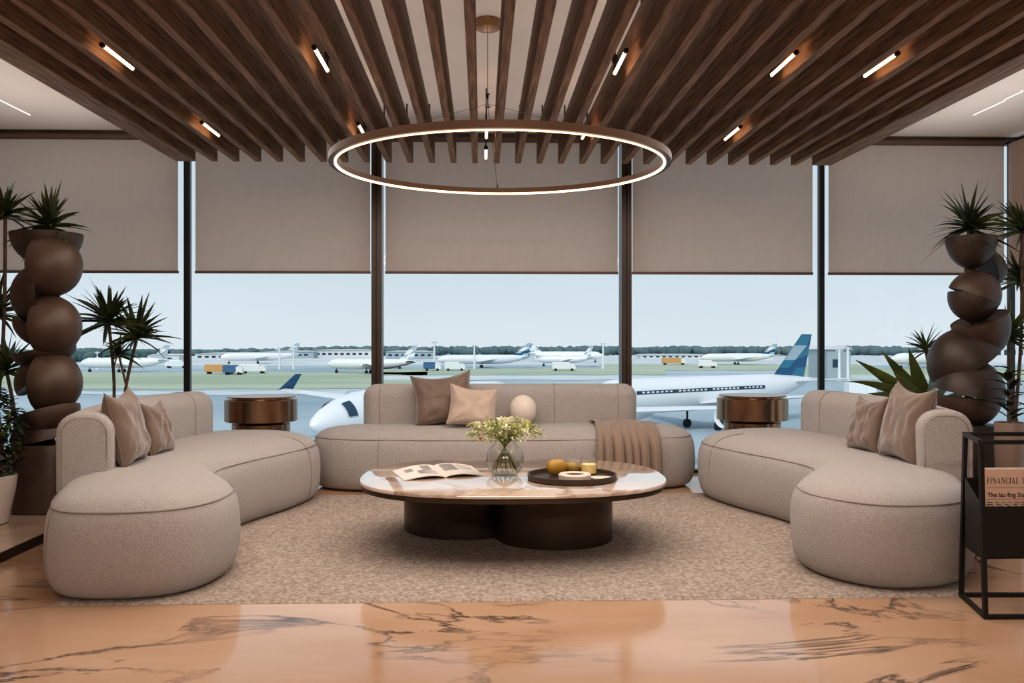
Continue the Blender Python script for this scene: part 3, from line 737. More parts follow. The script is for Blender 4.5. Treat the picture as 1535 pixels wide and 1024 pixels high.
# ------------------------------------------------------------------ bronze drum side tables
dt = None
for (a, b, lab) in ((338, 445, 'bronze two-drum side table beside the palms'), (1075, 1180, 'bronze two-drum side table before the parked aircraft')):
    y = 7.73; xa, xb = at_y(a, 610, y).x, at_y(b, 610, y).x; R_ = (xb - xa) / 2; zt = at_y(390, 598, y).z
    if dt is None:
        o = dt = thing('drum_side_table', lab, 'side table', ((xa + xb) / 2, y, 0), 0, 'bronze drum side tables'); zu = at_y(390, 631, y).z
        g = MB(); g.lathe([(R_ * .97, zu), (R_, zu + .004), (R_, zt - .004), (R_ * .985, zt), (R_ * .80, zt)], n=64); g.build('upper_drum', M['bronze'], o, angle=35)
        g = MB(); g.lathe([(R_ * .80, zt), (R_ * .80, zt + .014), (R_ * .95, zt + .016), (R_ * .955, zt + .022), (R_ * .94, zt + .026), (.002, zt + .026)], n=64, cap0=False, cap1=False); g.build('table_top', M['bronze'], o, angle=35)
        g = MB(); g.lathe([(R_ * .62, zu - .016), (R_ * .62, zu + .001)], n=48); g.build('recessed_neck', M['black'], o)
        g = MB(); g.lathe([(R_ * .78, .001), (R_ * .80, .005), (R_ * .80, zu - .022), (R_ * .78, zu - .016)], n=64); g.build('lower_drum', M['bronze'], o, angle=35)
    else: copy_thing(dt, ((xa + xb) / 2, y, 0), None, lab)

# ------------------------------------------------------------------ newspaper rack and newspaper
o = thing('newspaper_rack', 'black metal frame newspaper rack at the edge of the marble floor', 'rack', (0, 0, 0))
fb = at_z(1477, 928, 0); bb = at_z(1441, 895, 0); ft = at_y(1470, 663, fb.y); bt = at_y(1447, 654, bb.y); bt.z = ft.z
bt.x = at_y(1447, 654, bb.y).x
WX = Vector((.46, -.01, 0)); hw = .009
def bar(p, q):
    g = MB(); d = (q - p).normalized(); up = Vector((0, 0, 1)) if abs(d.z) < .9 else Vector((0, 1, 0)); x = d.cross(up).normalized() * hw; y = x.cross(d).normalized() * hw
    p2, q2 = p - d * hw, q + d * hw
    g.rings([[e + x + y, e - x + y, e - x - y, e + x - y] for e in (p2, q2)]); return g
LIFT = Vector((0, 0, hw + .001))
for base_ in (Vector(), WX):
    bar(fb + LIFT + base_, ft + base_).build('post', M['black'], o, smooth=False); bar(bb + LIFT + base_, bt + base_).build('post', M['black'], o, smooth=False)
    bar(fb + LIFT + base_, bb + LIFT + base_).build('rail', M['black'], o, smooth=False); bar(ft + base_, bt + base_).build('rail', M['black'], o, smooth=False)
for q in (fb + LIFT, bb + LIFT, ft, bt): bar(q, q + WX).build('rail', M['black'], o, smooth=False)
yf = fb.y + .045; yb_ = bb.y - .045; SH = (bb.x - fb.x) / (bb.y - fb.y); xl_ = fb.x + SH * (yf - fb.y) + .002; xr_ = xl_ + .44
zf, zb, zlo = at_y(1480, 760, yf).z, at_y(1452, 716, yb_).z, at_y(1480, 838, yf).z
g = MB(); t_ = .004
g.box(xl_, xr_, yf, yf + t_, zlo, zf); g.box(xl_, xr_, yb_ - t_, yb_, zlo, zb); g.box(xl_, xr_, yf, yb_, zlo, zlo + t_)
for xs in (xl_, xr_ - t_):
    g.add([(xs, yf, zlo), (xs, yb_, zlo), (xs, yb_, zb), (xs, yf, zf), (xs + t_, yf, zlo), (xs + t_, yb_, zlo), (xs + t_, yb_, zb), (xs + t_, yf, zf)], [(0, 1, 2, 3), (4, 7, 6, 5), (0, 3, 7, 4), (1, 5, 6, 2), (3, 2, 6, 7), (0, 4, 5, 1)])
g.v = [(x + SH * (y - yf), y, z) for x, y, z in g.v]; g.build('basket', M['black'], o, smooth=False)
# newspaper: folded sheets, masthead in serif letters
ny = yf + .035; nl = xl_ + SH * (ny - yf) + .008; nzt = at_y(1480, 703, ny).z; nw = .37
o = thing('folded_newspaper', 'folded salmon-pink newspaper with serif masthead standing in the black rack', 'newspaper', (nl, ny, zlo + .0045))
g = MB(); hz = nzt - zlo - .0045
pr_ = [(.0, .0), (.006, -.008), (.02, -.012), (.10, -.012), (nw, -.012), (nw, .016), (.03, .016), (.006, .010)]
g.rings([[(x, y + .004 * math.sin(z * 9), z) for x, y in pr_] for z in [hz * k / 8 for k in range(9)]]); nb_ = g.build('folded_sheets', M['news'], o, angle=50)
g = MB()
for k in range(4): yy = -.006 + k * .006; g.box(.012, nw - .003, yy, yy + .0012, hz, hz + .002 + .002 * (k % 2))
g.build('page_edge', M['paper'], o, smooth=False)
def serif_letters(text, h):
    """outline letters with slab-thin serifs: returns polygons in (x, z) and the total width"""
    P = []; x = 0
    T, t, sv = .17, .06, .05
    def rect(a, b, c, d): P.append([(x + a, b), (x + c, b), (x + c, d), (x + a, d)])
    def quad(*p): P.append([(x + a, b) for a, b in p])
    def stem(a, w=T): rect(a, 0, a + w, 1); rect(a - .09, 0, a + w + .09, sv); rect(a - .09, 1 - sv, a + w + .09, 1)
    def arc(cx_, cz_, rx, rz, a0, a1, w0=t, w1=T):
        n = 14
        for k in range(n):
            q = []
            for kk in (k, k + 1):
                a = math.radians(a0 + (a1 - a0) * kk / n); w = w0 + (w1 - w0) * abs(math.cos(a))
                q.append(((cx_ + rx * math.cos(a), cz_ + rz * math.sin(a)), (cx_ + (rx - w) * math.cos(a), cz_ + (rz - w * .6) * math.sin(a))))
            quad(q[0][0], q[1][0], q[1][1], q[0][1])
    for ch in text:
        if ch == 'F': stem(.1); rect(.27, 1 - sv, .68, 1); rect(.64, .74, .68, 1); rect(.27, .49, .5, .54); rect(.48, .4, .52, .63); w = .72
        elif ch == 'I': stem(.1); w = .40
        elif ch == 'N': rect(.12, 0, .18, 1); rect(.72, 0, .78, 1); quad((.10, 1), (.30, 1), (.80, 0), (.66, 0)); rect(.02, 0, .28, sv); rect(.62, 1 - sv, .88, 1); rect(.02, 1 - sv, .2, 1); w = .92
        elif ch == 'A': quad((.08, 0), (.15, 0), (.46, 1), (.41, 1)); quad((.60, 0), (.80, 0), (.50, 1), (.38, 1)); rect(.2, .32, .66, .37); rect(0, 0, .24, sv); rect(.52, 0, .90, sv); w = .92
        elif ch == 'C': arc(.46, .5, .42, .52, 42, 318); rect(.74, .66, .78, .98); rect(.74, .05, .78, .26); w = .84
        elif ch == 'L': stem(.1); rect(.27, 0, .68, sv); rect(.64, 0, .68, .28); w = .72
        elif ch == 'T': stem(.3); rect(.02, 1 - sv, .76, 1); rect(.02, .72, .06, 1); rect(.72, .72, .76, 1); w = .78
        elif ch == 'M': rect(.12, 0, .18, 1); stem(.80); quad((.10, 1), (.30, 1), (.56, 0), (.46, 0)); quad((.46, 0), (.54, 0), (.88, 1), (.80, 1)); rect(.02, 0, .28, sv); w = 1.1
        elif ch == 'E': stem(.1); rect(.27, 1 - sv, .68, 1); rect(.64, .74, .68, 1); rect(.27, .49, .5, .54); rect(.48, .4, .52, .63); rect(.27, 0, .70, sv); rect(.66, 0, .70, .28); w = .74
        elif ch == 'S': arc(.34, .74, .26, .27, 30, 270, T * .7, T * .7); arc(.34, .27, .28, .28, -150, 90, T * .7, T * .7); w = .66
        else: w = .4
        x += w + .06
    return [[(a * h, b * h) for a, b in p] for p in P], x * h
polys, wid = serif_letters('FINANCIAL TIMES', 1)
hl = .026; k_ = .145 / (serif_letters('FINANCIAL', 1)[1])
g = MB()
x_start = at_y(1477, 720, ny).x - nl; z_t = at_y(1490, 724.5, ny).z - zlo - .0045
def ysurf(z): return -.012 + .004 * math.sin(z * 9) - .0006
for p in polys: g.add([(x_start + a * k_, ysurf(z_t + b * hl), z_t + b * hl) for a, b in p], [tuple(range(4))])
g.build('masthead_lettering', M['ink'], nb_, smooth=False)
def textmesh(txt, x, z, size, name, bold=0):
    cu = bpy.data.curves.new(name, 'FONT'); cu.body = txt; cu.size = size; cu.offset = bold
    t = bpy.data.objects.new('tmp_text', cu); COL.objects.link(t); dg = bpy.context.evaluated_depsgraph_get(); dg.update()
    me = bpy.data.meshes.new_from_object(t.evaluated_get(dg)); COL.objects.unlink(t); bpy.data.objects.remove(t)
    for v in me.vertices: v.co = (x + v.co.x, ysurf(z + v.co.y), z + v.co.y)
    me.materials.clear(); me.materials.append(M['ink']); ob = bpy.data.objects.new(name, me); COL.objects.link(ob); ob.parent = nb_
textmesh('The lau fing Sterinic', x_start + .004, at_y(1490, 744.5, ny).z - zlo - .0045, .027, 'headline_lettering', .0006)
g = MB()
for yy in (731, 748): z = at_y(1490, yy, ny).z - zlo - .0045; g.add([(x_start, ysurf(z), z), (nw - .02, ysurf(z), z), (nw - .02, ysurf(z), z + .0016), (x_start, ysurf(z), z + .0016)], [(0, 1, 2, 3)])
for r_ in range(6):
    z = at_y(1490, 753 + r_ * 3.2, ny).z - zlo - .0045; xx = x_start
    while xx < nw - .04:
        l = random.uniform(.008, .03); g.add([(xx, ysurf(z), z), (xx + l, ysurf(z), z), (xx + l, ysurf(z), z + .003), (xx, ysurf(z), z + .003)], [(0, 1, 2, 3)]); xx += l + random.uniform(.004, .02)
g.build('rule_marking', M['ink'], nb_, smooth=False)

# ------------------------------------------------------------------ stacked-bowl planters
def half_ball(r, axis, depth=1.0, n=28, k=9):
    """a solid half ball, flat face at the origin, dome towards axis"""
    axis = Vector(axis).normalized(); q = axis.to_track_quat('Z', 'Y').to_matrix(); g = MB(); rs = []
    for i in range(k + 1):
        a = PI / 2 * i / k; rad = max(r * math.cos(a), .001)
        rs.append([q @ Vector((rad * math.cos(2 * PI * j / n), rad * math.sin(2 * PI * j / n), r * depth * math.sin(a))) for j in range(n)])
    g.rings([[q @ Vector((r * .93 * math.cos(2 * PI * j / n), r * .93 * math.sin(2 * PI * j / n), .012)) for j in range(n)]] + rs, True, True); return g
TY = 6.2
def totem(name, label, pieces, base, side):
    c = at_y(*base, TY); o = thing(name, label, 'planter', (c.x, TY, .05))
    for (px, py, rp, ax, dep, yo, mt, nm) in pieces:
        p = at_y(px, py, TY + yo); g = half_ball(rp * TY / F, ax, dep); b = g.build(nm, M[mt], o, angle=50); b.location = (p.x - c.x, yo, p.z - .05)
    return o, c
LP = [(70, 350, 50, (0, 0, -1), .98, 0.06, 'clay', 'bowl'), (72, 398, 47, (.97, -.25, 0), 1, -.02, 'clay_light', 'bowl'),
      (72, 443, 50, (-1, -.1, 0), 1, .03, 'clay', 'bowl'), (72, 489, 46, (.98, -.2, 0), 1, -.02, 'clay_light', 'bowl'),
      (72, 487, 48, (-.3, 0, -1), .75, .06, 'clay', 'bowl'), (66, 525, 44, (.2, 0, -1), .6, .04, 'clay', 'bowl'), (72, 574, 47, (.98, -.2, 0), 1, -.02, 'clay_light', 'bowl'),
      (72, 570, 46, (-.5, 0, .85), .9, .05, 'clay', 'bowl'), (70, 617, 46, (.3, -.1, -1), .8, 0, 'clay_light', 'bowl'), (68, 660, 46, (-.2, 0, .95), 1, .03, 'clay', 'bowl')]
o, c = totem('bowl_totem_planter', 'tall brown totem planter of stacked half bowls beside the leafy bush', LP, (70, 740), -1)
g = MB(); g.rings([[(x * s_, y * s_, z) for x, y in superell(.19, .19, 3.2, 40)] for s_, z in ((.97, 0), (1, .008), (1, .44), (.98, .452))]); g.build('pedestal', M['clay_light'], o, angle=35)
g = MB(); g.tube([(0, .05, .45), (0, .05, 1.75)], .03, 10); g.build('core_pole', M['clay'], o)
RP = [(1456, 355, 37, (0, 0, -1), 1.32, 0, 'clay', 'bowl'), (1476, 405, 31, (.9, .1, .3), 1, .10, 'clay', 'bowl'),
      (1460, 444, 38, (.35, -.15, .93), 1.05, 0, 'clay_light', 'bowl'), (1460, 444, 37, (-.2, 0, -.97), 1.06, 0, 'clay', 'bowl'),
      (1468, 478, 42, (.35, .1, -.93), 1.45, .02, 'clay_light', 'bowl'), (1448, 545, 56, (-.55, 0, .83), 1.0, .08, 'clay', 'bowl'),
      (1452, 592, 51, (.2, -.1, .97), 1.08, 0, 'clay', 'bowl'), (1450, 596, 48, (-.1, 0, -1), .95, .03, 'clay_light', 'bowl')]
o, c = totem('bowl_totem_planter', 'tall brown totem planter of stacked half bowls beside the corner post', RP, (1458, 740), 1)
g = MB(); g.rings([[(x * s_, y * s_, z) for x, y in superell(.17, .17, 3.2, 40)] for s_, z in ((.97, 0), (1, .008), (1, .55), (.98, .56))]); g.build('pedestal', M['clay'], o, angle=35)
g = MB(); g.tube([(0, .05, .55), (0, .05, 1.7)], .03, 10); g.build('core_pole', M['clay'], o)

# ------------------------------------------------------------------ plants
def blade(g, p, d, L_, w, droop, mi=0, seg=6, fold=.18, twist=0):
    d = Vector(d).normalized(); s = d.cross(Vector((0, 0, 1)))
    s = s.normalized() if s.length > .05 else Vector((1, 0, 0)); s = Matrix.Rotation(twist, 3, d) @ s; vs = []
    for i in range(seg + 1):
        t = i / seg; q = Vector(p) + d * L_ * t + Vector((0, 0, -droop * L_ * t * t))
        ww = w * (.45 + 1.3 * t) * (1 - t) ** .75 if t < 1 else 0
        ww = w * max(.04, (min(1, .5 + 2 * t) * (1 - t ** 2.2)))
        n = s.cross(d)
        vs += [q - s * ww / 2 + n * ww * fold, q, q + s * ww / 2 + n * ww * fold]
    fs = []
    for i in range(seg): fs += [(i * 3, i * 3 + 1, i * 3 + 4, i * 3 + 3), (i * 3 + 1, i * 3 + 2, i * 3 + 5, i * 3 + 4)]
    g.add(vs, fs, mi)
def crown(p, n, L_, w, lo=-.25, hi=1.2, droop=.35, seed=0):
    R = random.Random(seed); g = MB()
    for k in range(n):
        a = k * 2.39996 + R.uniform(-.3, .3); e = lo + (hi - lo) * (k / n) ** .8 + R.uniform(-.15, .15)
        l = L_ * R.uniform(.65, 1.08)
        blade(g, Vector(p) + Vector((0, 0, .04 * (k / n - .5))), (math.cos(a) * math.cos(e), math.sin(a) * math.cos(e), math.sin(e)), l, w * R.uniform(.7, 1.15), droop * R.uniform(.3, 1.3) * max(.15, math.cos(e)), twist=R.uniform(-.9, .9))
    return g
def pot(name, parent, r, h, mt):
    g = MB(); g.lathe([(r * .72, 0), (r * .78, .006), (r * .98, h * .7), (r, h - .01), (r * .98, h), (r * .90, h), (r * .88, h - .035)], n=40, cap1=False); b = g.build(name, M[mt], parent, angle=40)
    g = MB(); g.lathe([(r * .885, h - .035), (.002, h - .03)], n=32, cap0=False, cap1=False); g.build('soil', M['soil'], b)
def dracaena(label, y, heads, base_px, pr_, ph, mt, floor_z=.05, seed=0, L_=.3):
    b = at_y(base_px, 600, y); b.z = floor_z
    o = thing('dracaena_plant', label, 'plant', b)
    pot('pot', o, pr_, ph, mt)
    for i, hd in enumerate(heads):
        (px, py, yo, n, l, w) = hd
        p = at_y(px, py, y + yo) - b
        g = MB(); q0 = Vector(((i - (len(heads) - 1) / 2) * pr_ * .5, 0, ph - .03)); mid = q0.lerp(p, .5) + Vector((.03 * (-1) ** i, 0, 0))
        g.tube(catmull([q0, mid, p - Vector((0, 0, .01))], False, 6), .013 if n > 25 else .009, 8); g.build('stem', M['stem'], o)
        crown(p, n, l, w, seed=seed + i).build('leaf_crown', M['leaf'], o)
dracaena('three-stemmed dracaena palm between the bowl totem and the bronze drum', 7.25, [(163, 482, 0, 64, .40, .042), (205, 505, .08, 58, .37, .040), (178, 530, -.05, 24, .20, .028)], 182, .15, .34, 'grey_pot', seed=3)
dracaena('tall dracaena behind the bowl totem, cut by the picture edge above the bush', 6.75, [(8, 322, 0, 56, .33, .036), (-6, 470, .05, 50, .34, .036), (10, 555, -.1, 40, .30, .04)], 5, .15, .32, 'grey_pot', seed=20)
dracaena('tall dracaena beside the corner post, cut by the picture edge', 6.9, [(1532, 345, 0, 60, .38, .036), (1512, 505, -.1, 54, .34, .036), (1530, 420, .1, 44, .34, .036)], 1532, .15, .34, 'grey_pot', seed=31)
dracaena('small slender dracaena with one tuft between the broad leaves and bowl totem', 7.6, [(1388, 525, 0, 34, .26, .030)], 1402, .10, .26, 'grey_pot', seed=44)
for (px, py, lab, sd, l) in ((74, 350, 'spiky rosette plant growing in the top bowl of the totem by the bush', 51, .27), (1452, 352, 'spiky rosette plant growing in the top bowl of the totem by the corner post', 57, .30)):
    p = at_y(px, py, TY + .02)
    o = thing('rosette_plant', lab, 'plant', (p.x, p.y, p.z - .03))
    g = MB(); g.tube([(0, 0, .0), (0, 0, .065)], .012, 8); g.build('stem', M['stem'], o)
    crown((0, 0, .08), 62, l * 1.12, .036, lo=-.5, hi=1.35, seed=sd, droop=.3).build('leaf_crown', M['leaf'], o)
# broad-leaved plant behind the right sofa
b = at_y(1392, 612, 6.95)
o = thing('broad_leaf_plant', 'bird-nest plant with broad arching leaves behind the sofa by the rack', 'plant', (b.x, b.y, .05))
pot('pot', o, .17, b.z - .05 - .02, 'grey_pot')
for (tx, ty, wd, yo, dr) in ((1283, 540, .10, -.05, .10), (1273, 572, .085, -.12, .30), (1322, 527, .11, .1, .05), (1362, 522, .10, -.1, .02), (1300, 590, .09, -.2, .2), (1420, 528, .10, .1, .05), (1448, 550, .10, 0, .15), (1340, 560, .09, -.25, .1), (1402, 540, .09, -.2, .05), (1470, 585, .09, .1, .2)):
    e = at_y(tx, ty, b.y + yo); d = e - Vector((b.x, b.y, b.z - .02)); L_ = d.length
    d2 = d + Vector((0, 0, dr * L_)); g = MB(); blade(g, (0, 0, b.z - .07), d2, d2.length, wd * 1.3, dr * L_ / d2.length, 0, 10, .10, twist=(.9 if d.x < 0 else -.9)); g.build('leaf', M['leaf_broad'], o)
# rubber plant in the narrow pot at the right edge
pp = at_y(1509, 640, 5.75); zt_ = at_y(1509, 633, 5.75).z
o = thing('leafy_plant', 'dark leafy plant in a narrow taupe pot behind the newspaper rack', 'plant', (pp.x + .02, 5.75, .05))
pot('pot', o, .092, zt_ - .05, 'grey_pot'); R = random.Random(5); g = MB()
for k in range(26):
    a = k * 2.4; h_ = zt_ - .05 + .02 + .34 * k / 26
    blade(g, (.015 * math.cos(a), .015 * math.sin(a), h_), (math.cos(a), math.sin(a), R.uniform(.1, .9)), R.uniform(.12, .22), .055, .3, 0, 6, .12)
g.build('foliage', M['leaf_dark'], o); g = MB(); g.tube([(0, 0, zt_ - .09), (.01, 0, zt_ + .28)], .008, 8); g.build('stem', M['stem'], o)
# leafy bush in the white pot
pz = at_y(5, 712, 5.75).z; px_ = at_y(24, 720, 5.75).x - .175
o = thing('leafy_bush', 'dense dark green bush in a glazed white pot on the raised platform', 'plant', (px_, 5.75, .05))
g = MB(); g.lathe([(.10, 0), (.115, .006), (.155, pz * .55), (.168, pz - .06), (.166, pz - .05), (.150, pz - .05), (.148, pz - .08)], n=48, cap1=False); b_ = g.build('pot', M['white_pot'], o, angle=40)
g = MB(); g.lathe([(.148, pz - .08), (.002, pz - .075)], n=32, cap0=False, cap1=False); g.build('soil', M['soil'], b_)
R = random.Random(9); g = MB(); st = MB()
for k in range(14):
    a = R.uniform(0, 6.28); st.tube([(.03 * math.cos(a), .03 * math.sin(a), pz - .09), (.1 * math.cos(a), .1 * math.sin(a), pz + .2), (.15 * math.cos(a), .15 * math.sin(a), pz + .38)], .004, 5)
st.build('stem', M['stem'], o)
for k in range(560):
    a = R.uniform(0, 6.28); rr = R.random() ** .5; hh = R.random(); rad = (.215 * math.sin(min(1, hh * .9 + .12) * PI) ** .6) * rr
    leafquad(g, Vector((rad * math.cos(a), rad * math.sin(a), pz - .03 + .52 * hh)), Vector((math.cos(a), math.sin(a), R.uniform(-.3, .9))), R.uniform(.06, .105), R.uniform(.034, .055), 0, .12, .3)
g.build('foliage', M['leaf_dark'], o)

# ------------------------------------------------------------------ airfield outside
GZ0 = -9.3; DR = H - GZ0
def Yd(py): return DR * F / (py - VY)
def gp(px, py, z=None):
    p = at_z(px, py, GZ0); return p
m = MB(); m.add([(-1500, YW + 6, GZ0), (1500, YW + 6, GZ0), (1500, 720, GZ0), (-1500, 720, GZ0)], [(0, 1, 2, 3)]); struct('apron_ground', m, M['apron'])
def strip(nm, px0, px1, ya, yb, mt, dz):
    y0, y1 = Yd(yb), Yd(ya); m = MB(); n = 24; vs = []
    for i in range(n + 1):
        u = (px0 + (px1 - px0) * i / n - 722) / F
        vs += [(u * y0, y0 * (1 + .012 * math.sin(i * 1.3)), GZ0 + dz), (u * y1, y1 * (1 + .012 * math.sin(i * 1.9)), GZ0 + dz)]
    m.add(vs, [(2 * i, 2 * i + 2, 2 * i + 3, 2 * i + 1) for i in range(n)]); struct(nm, m, mt)
strip('grass_field', -200, 640, 558, 583, M['grass'], .05)
strip('grass_field', 560, 1000, 553, 562, M['grass'], .05)
strip('grass_field', 900, 1300, 547, 556, M['grass'], .06)
strip('grass_field', 1180, 1700, 553, 572, M['grass'], .05)
strip('taxiway_path', -400, 1900, 533, 548, M['taxi'], .04)
strip('taxiway_path', 560, 1400, 564, 570, M['taxi'], .06)
strip('taxiway_path', -200, 520, 586, 591, M['taxi'], .05)
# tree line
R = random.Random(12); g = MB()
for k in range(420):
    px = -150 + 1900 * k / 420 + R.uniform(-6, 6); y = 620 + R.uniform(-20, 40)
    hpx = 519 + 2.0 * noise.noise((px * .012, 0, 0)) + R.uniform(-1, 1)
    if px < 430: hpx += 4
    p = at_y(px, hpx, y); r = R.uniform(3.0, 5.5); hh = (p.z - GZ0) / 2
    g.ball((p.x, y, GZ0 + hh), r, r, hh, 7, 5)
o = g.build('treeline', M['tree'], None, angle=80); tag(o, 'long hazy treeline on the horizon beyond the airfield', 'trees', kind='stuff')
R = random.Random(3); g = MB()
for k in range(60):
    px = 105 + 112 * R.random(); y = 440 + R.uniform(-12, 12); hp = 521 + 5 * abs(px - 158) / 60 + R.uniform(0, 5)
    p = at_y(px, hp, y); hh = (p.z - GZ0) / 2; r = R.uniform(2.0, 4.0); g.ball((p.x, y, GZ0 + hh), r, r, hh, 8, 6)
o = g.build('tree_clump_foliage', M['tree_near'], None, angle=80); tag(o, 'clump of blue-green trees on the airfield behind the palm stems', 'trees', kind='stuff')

def aircraft(label, nose, back, L_, R_, span, full=True, fin_mats=('plane_blue', 'plane_blue', 'plane_blue'), tail_h=5.2, wing_t=.42, engines=(1, -1), dih=.095, sweep=.42, lean=.5, wlh=1.6, er_=None, fin=True, wings=(1, -1), winglet='plane_blue', zc=None, detail=True, group=None, stripes=False):
    """nose: tip position; back: direction from nose to tail on the ground plane"""
    bd = Vector((back[0], back[1], 0)).normalized(); rt = Vector((bd.y, -bd.x, 0))
    o = thing('parked_aircraft', label, 'aircraft', (nose[0], nose[1], GZ0), math.atan2(bd.y, bd.x), group)
    zc = nose[2] - GZ0   # local: x = along body, y = to the side, z = up
    prof = [(0, .02, -.12), (.012, .30, -.10), (.03, .52, -.07), (.06, .76, -.03), (.10, .95, 0), (.14, 1, 0), (.66, 1, 0), (.78, .86, .12), (.90, .52, .34), (1, .13, .52)]
    if not full: prof = [p for p in prof if p[0] < .2]; prof = [(a * 48 / L_ if a <= .14 else a, b, c) for a, b, c in prof] + [(.80, 1, 0), (.92, .82, .12), (1, .40, .36)]
    n = 24; g = MB()
    g.rings([[(t * L_, R_ * r * math.cos(2 * PI * j / n), zc + R_ * cz_ + R_ * r * math.sin(2 * PI * j / n)) for j in range(n)] for t, r, cz_ in prof])
    fu = g.build('fuselage', M['plane_white'], o, angle=60)
    Lf = 48 if not full else L_
    if detail:
        for s in (1, -1):   # cabin window band and cockpit glass
            g = MB(); z = zc + R_ * .28; yy = s * R_ * .985
            x0_, x1_ = Lf * .15, (L_ * .70 if full else L_)
            g.box(x0_, x1_, min(yy, yy + s * .03), max(yy, yy + s * .03), z - .20, z + .18, 1)
            x_ = x0_ + .8
            while x_ < x1_ - .8:
                if int(x_ * 3) % 17 not in (0, 1, 2): g.box(x_, x_ + .42, min(yy, yy + s * .045), max(yy, yy + s * .045), z - .09, z + .09, 0)
                x_ += .72
            g.build('cabin_window_band', [M['plane_white'], M['plane_window']], fu, smooth=False)
        for ang in ([14 + 48 * k / 6 for k in range(7)], [118 + 48 * k / 6 for k in range(7)]):
          g = MB(); rr = []
          for t, r in ((.050, .715), (.066, .81)):
            rr.append([(t * Lf, R_ * r * 1.02 * math.cos(a), zc + R_ * (-.05 + .02) + R_ * r * 1.02 * math.sin(a)) for a in [math.radians(a_) for a_ in ang]])
          g.rings(rr, False, False, closed=False); g.build('cockpit_window', M['plane_window'], fu)
    wx = Lf * .40; cr, ct, sw = Lf * .17, Lf * .045, span * sweep
    for s in wings:
        g = MB(); z0 = zc - R_ * .55; secs = []
        for f in (0, .35, 1):
            yy = s * (R_ * .5 + (span - R_ * .5) * f); c = cr + (ct - cr) * (f ** .8); x0_ = wx + sw * f; zz = z0 + span * dih * f; t = c * .11
            secs.append([(x0_, yy, zz), (x0_ + c * .3, yy, zz + t * .6), (x0_ + c * .7, yy, zz + t * .4), (x0_ + c, yy, zz), (x0_ + c * .5, yy, zz - t * .35)])
        g.rings(secs); w = g.build('wing', M['plane_white'], o, angle=50)
        if winglet and (full or s > 0):
            g = MB(); yy = s * span; zz = z0 + span * dih; x0_ = wx + sw
            a = [(x0_, yy, zz), (x0_ + ct, yy, zz), (x0_ + ct * 1.15, yy + s * lean, zz + wlh), (x0_ + ct * .72, yy + s * lean, zz + wlh)]
            g.rings([a, [(x, y + s * .10, z) for x, y, z in a]]); g.build('winglet', M[winglet], w, smooth=False)
        if s in engines and detail:
            ex_, ey, ez, er = wx + sw * .30 - (2.2 if not er_ else 4.2), s * span * (.34 if not er_ else .42), z0 - .95, er_ or R_ * .62
            g = MB(); rs = []
            for t, r in ((.5, .80), (.12, .84), (0, .93), (.12, 1), (.6, 1.05), (1.8, 1.0), (2.9, .72), (3.2, .60)):
                rs.append([(ex_ + t * 1.2, ey + er * r * math.cos(2 * PI * j / 24), ez + er * r * math.sin(2 * PI * j / 24)) for j in range(24)])
            g.rings(rs, False, True); e = g.build('engine', M['plane_white'], o, angle=60)
            g = MB(); g.rings([[(ex_ + t, ey + er * r * math.cos(2 * PI * j / 24), ez + er * r * math.sin(2 * PI * j / 24)) for j in range(24)] for t, r in ((.16, .84), (.62, .80), (.62, .25), (.2, .05))], False, True); g.build('intake', M['engine_dark'], e)
            g = MB(); g.box(ex_ + 1.0, ex_ + 4.0, ey - .12, ey + .12, ez + er * .8, z0 + .5); g.build('pylon', M['plane_grey'], e, smooth=False)
    if full and fin:
        zt_ = zc + R_ * .72; xb, xe = L_ * .80, L_ * .965; xt, xte = L_ * .955, L_ * 1.01; hh = tail_h
        def P_(u, v): a = xb + (xe - xb) * u; b_ = xt + (xte - xt) * u; return (a + (b_ - a) * v, zt_ + (hh) * v + (0 if v else -.6 * R_ * u * 0))
        g = MB()
        cells = [((0, 0), (.55, 0), (.62, .22), (0, .22), 0), ((.55, 0), (1, 0), (1, .22), (.62, .22), 1), ((0, .22), (.35, .22), (.45, .40), (0, .40), 1), ((.35, .22), (1, .22), (1, .52), (.45, .40), 0),
                 ((0, .40), (.45, .40), (.80, .74), (0, .74), 2), ((.45, .40), (1, .52), (1, .74), (.80, .74), 1), ((0, .74), (.80, .74), (1, 1), (0, 1), 1), ((.80, .74), (1, .74), (1, 1), (1, 1), 0)]
        for *q, mi in cells:
            for s in (1, -1):
                pts = []
                for u, v in q:
                    x_, z_ = P_(u, v); pts.append((x_, s * (.16 * (1 - v * .6) * (.35 + math.sin(min(1, max(0, u)) * PI) * .65)), z_))
                if len(set(pts)) < 4: pts = pts[:3]
                g.add(pts, [tuple(range(len(pts)))], mi)
        g.build('tail_fin', [M[k] for k in fin_mats], o, smooth=False)
        for s in (1, -1):
            g = MB(); zz = zc + R_ * .45; rs = []
            for f in (0, 1):
                x0_ = L_ * .88 + f * 2.6; c = 3.4 - 2.1 * f; yy = s * (R_ * .3 + span * .36 * f); z_ = zz + .5 * f
                rs.append([(x0_, yy, z_), (x0_ + c * .4, yy, z_ + .14), (x0_ + c, yy, z_), (x0_ + c * .5, yy, z_ - .1)])
            g.rings(rs); g.build('tail_plane', M['plane_white'], o, angle=40)
    for (x_, y_) in ((Lf * .11, 0), (Lf * .47, span * .14), (Lf * .47, -span * .14)):
        if not full and x_ > L_: continue
        g = MB(); g.tube([(x_, y_, .5), (x_, y_, zc - R_ * .7)], .12, 8); g.tube([(x_, y_ - .25, .5), (x_, y_ + .25, .5)], .5, 14); g.build('landing_gear', M['tyre'], o, angle=40)
    return o
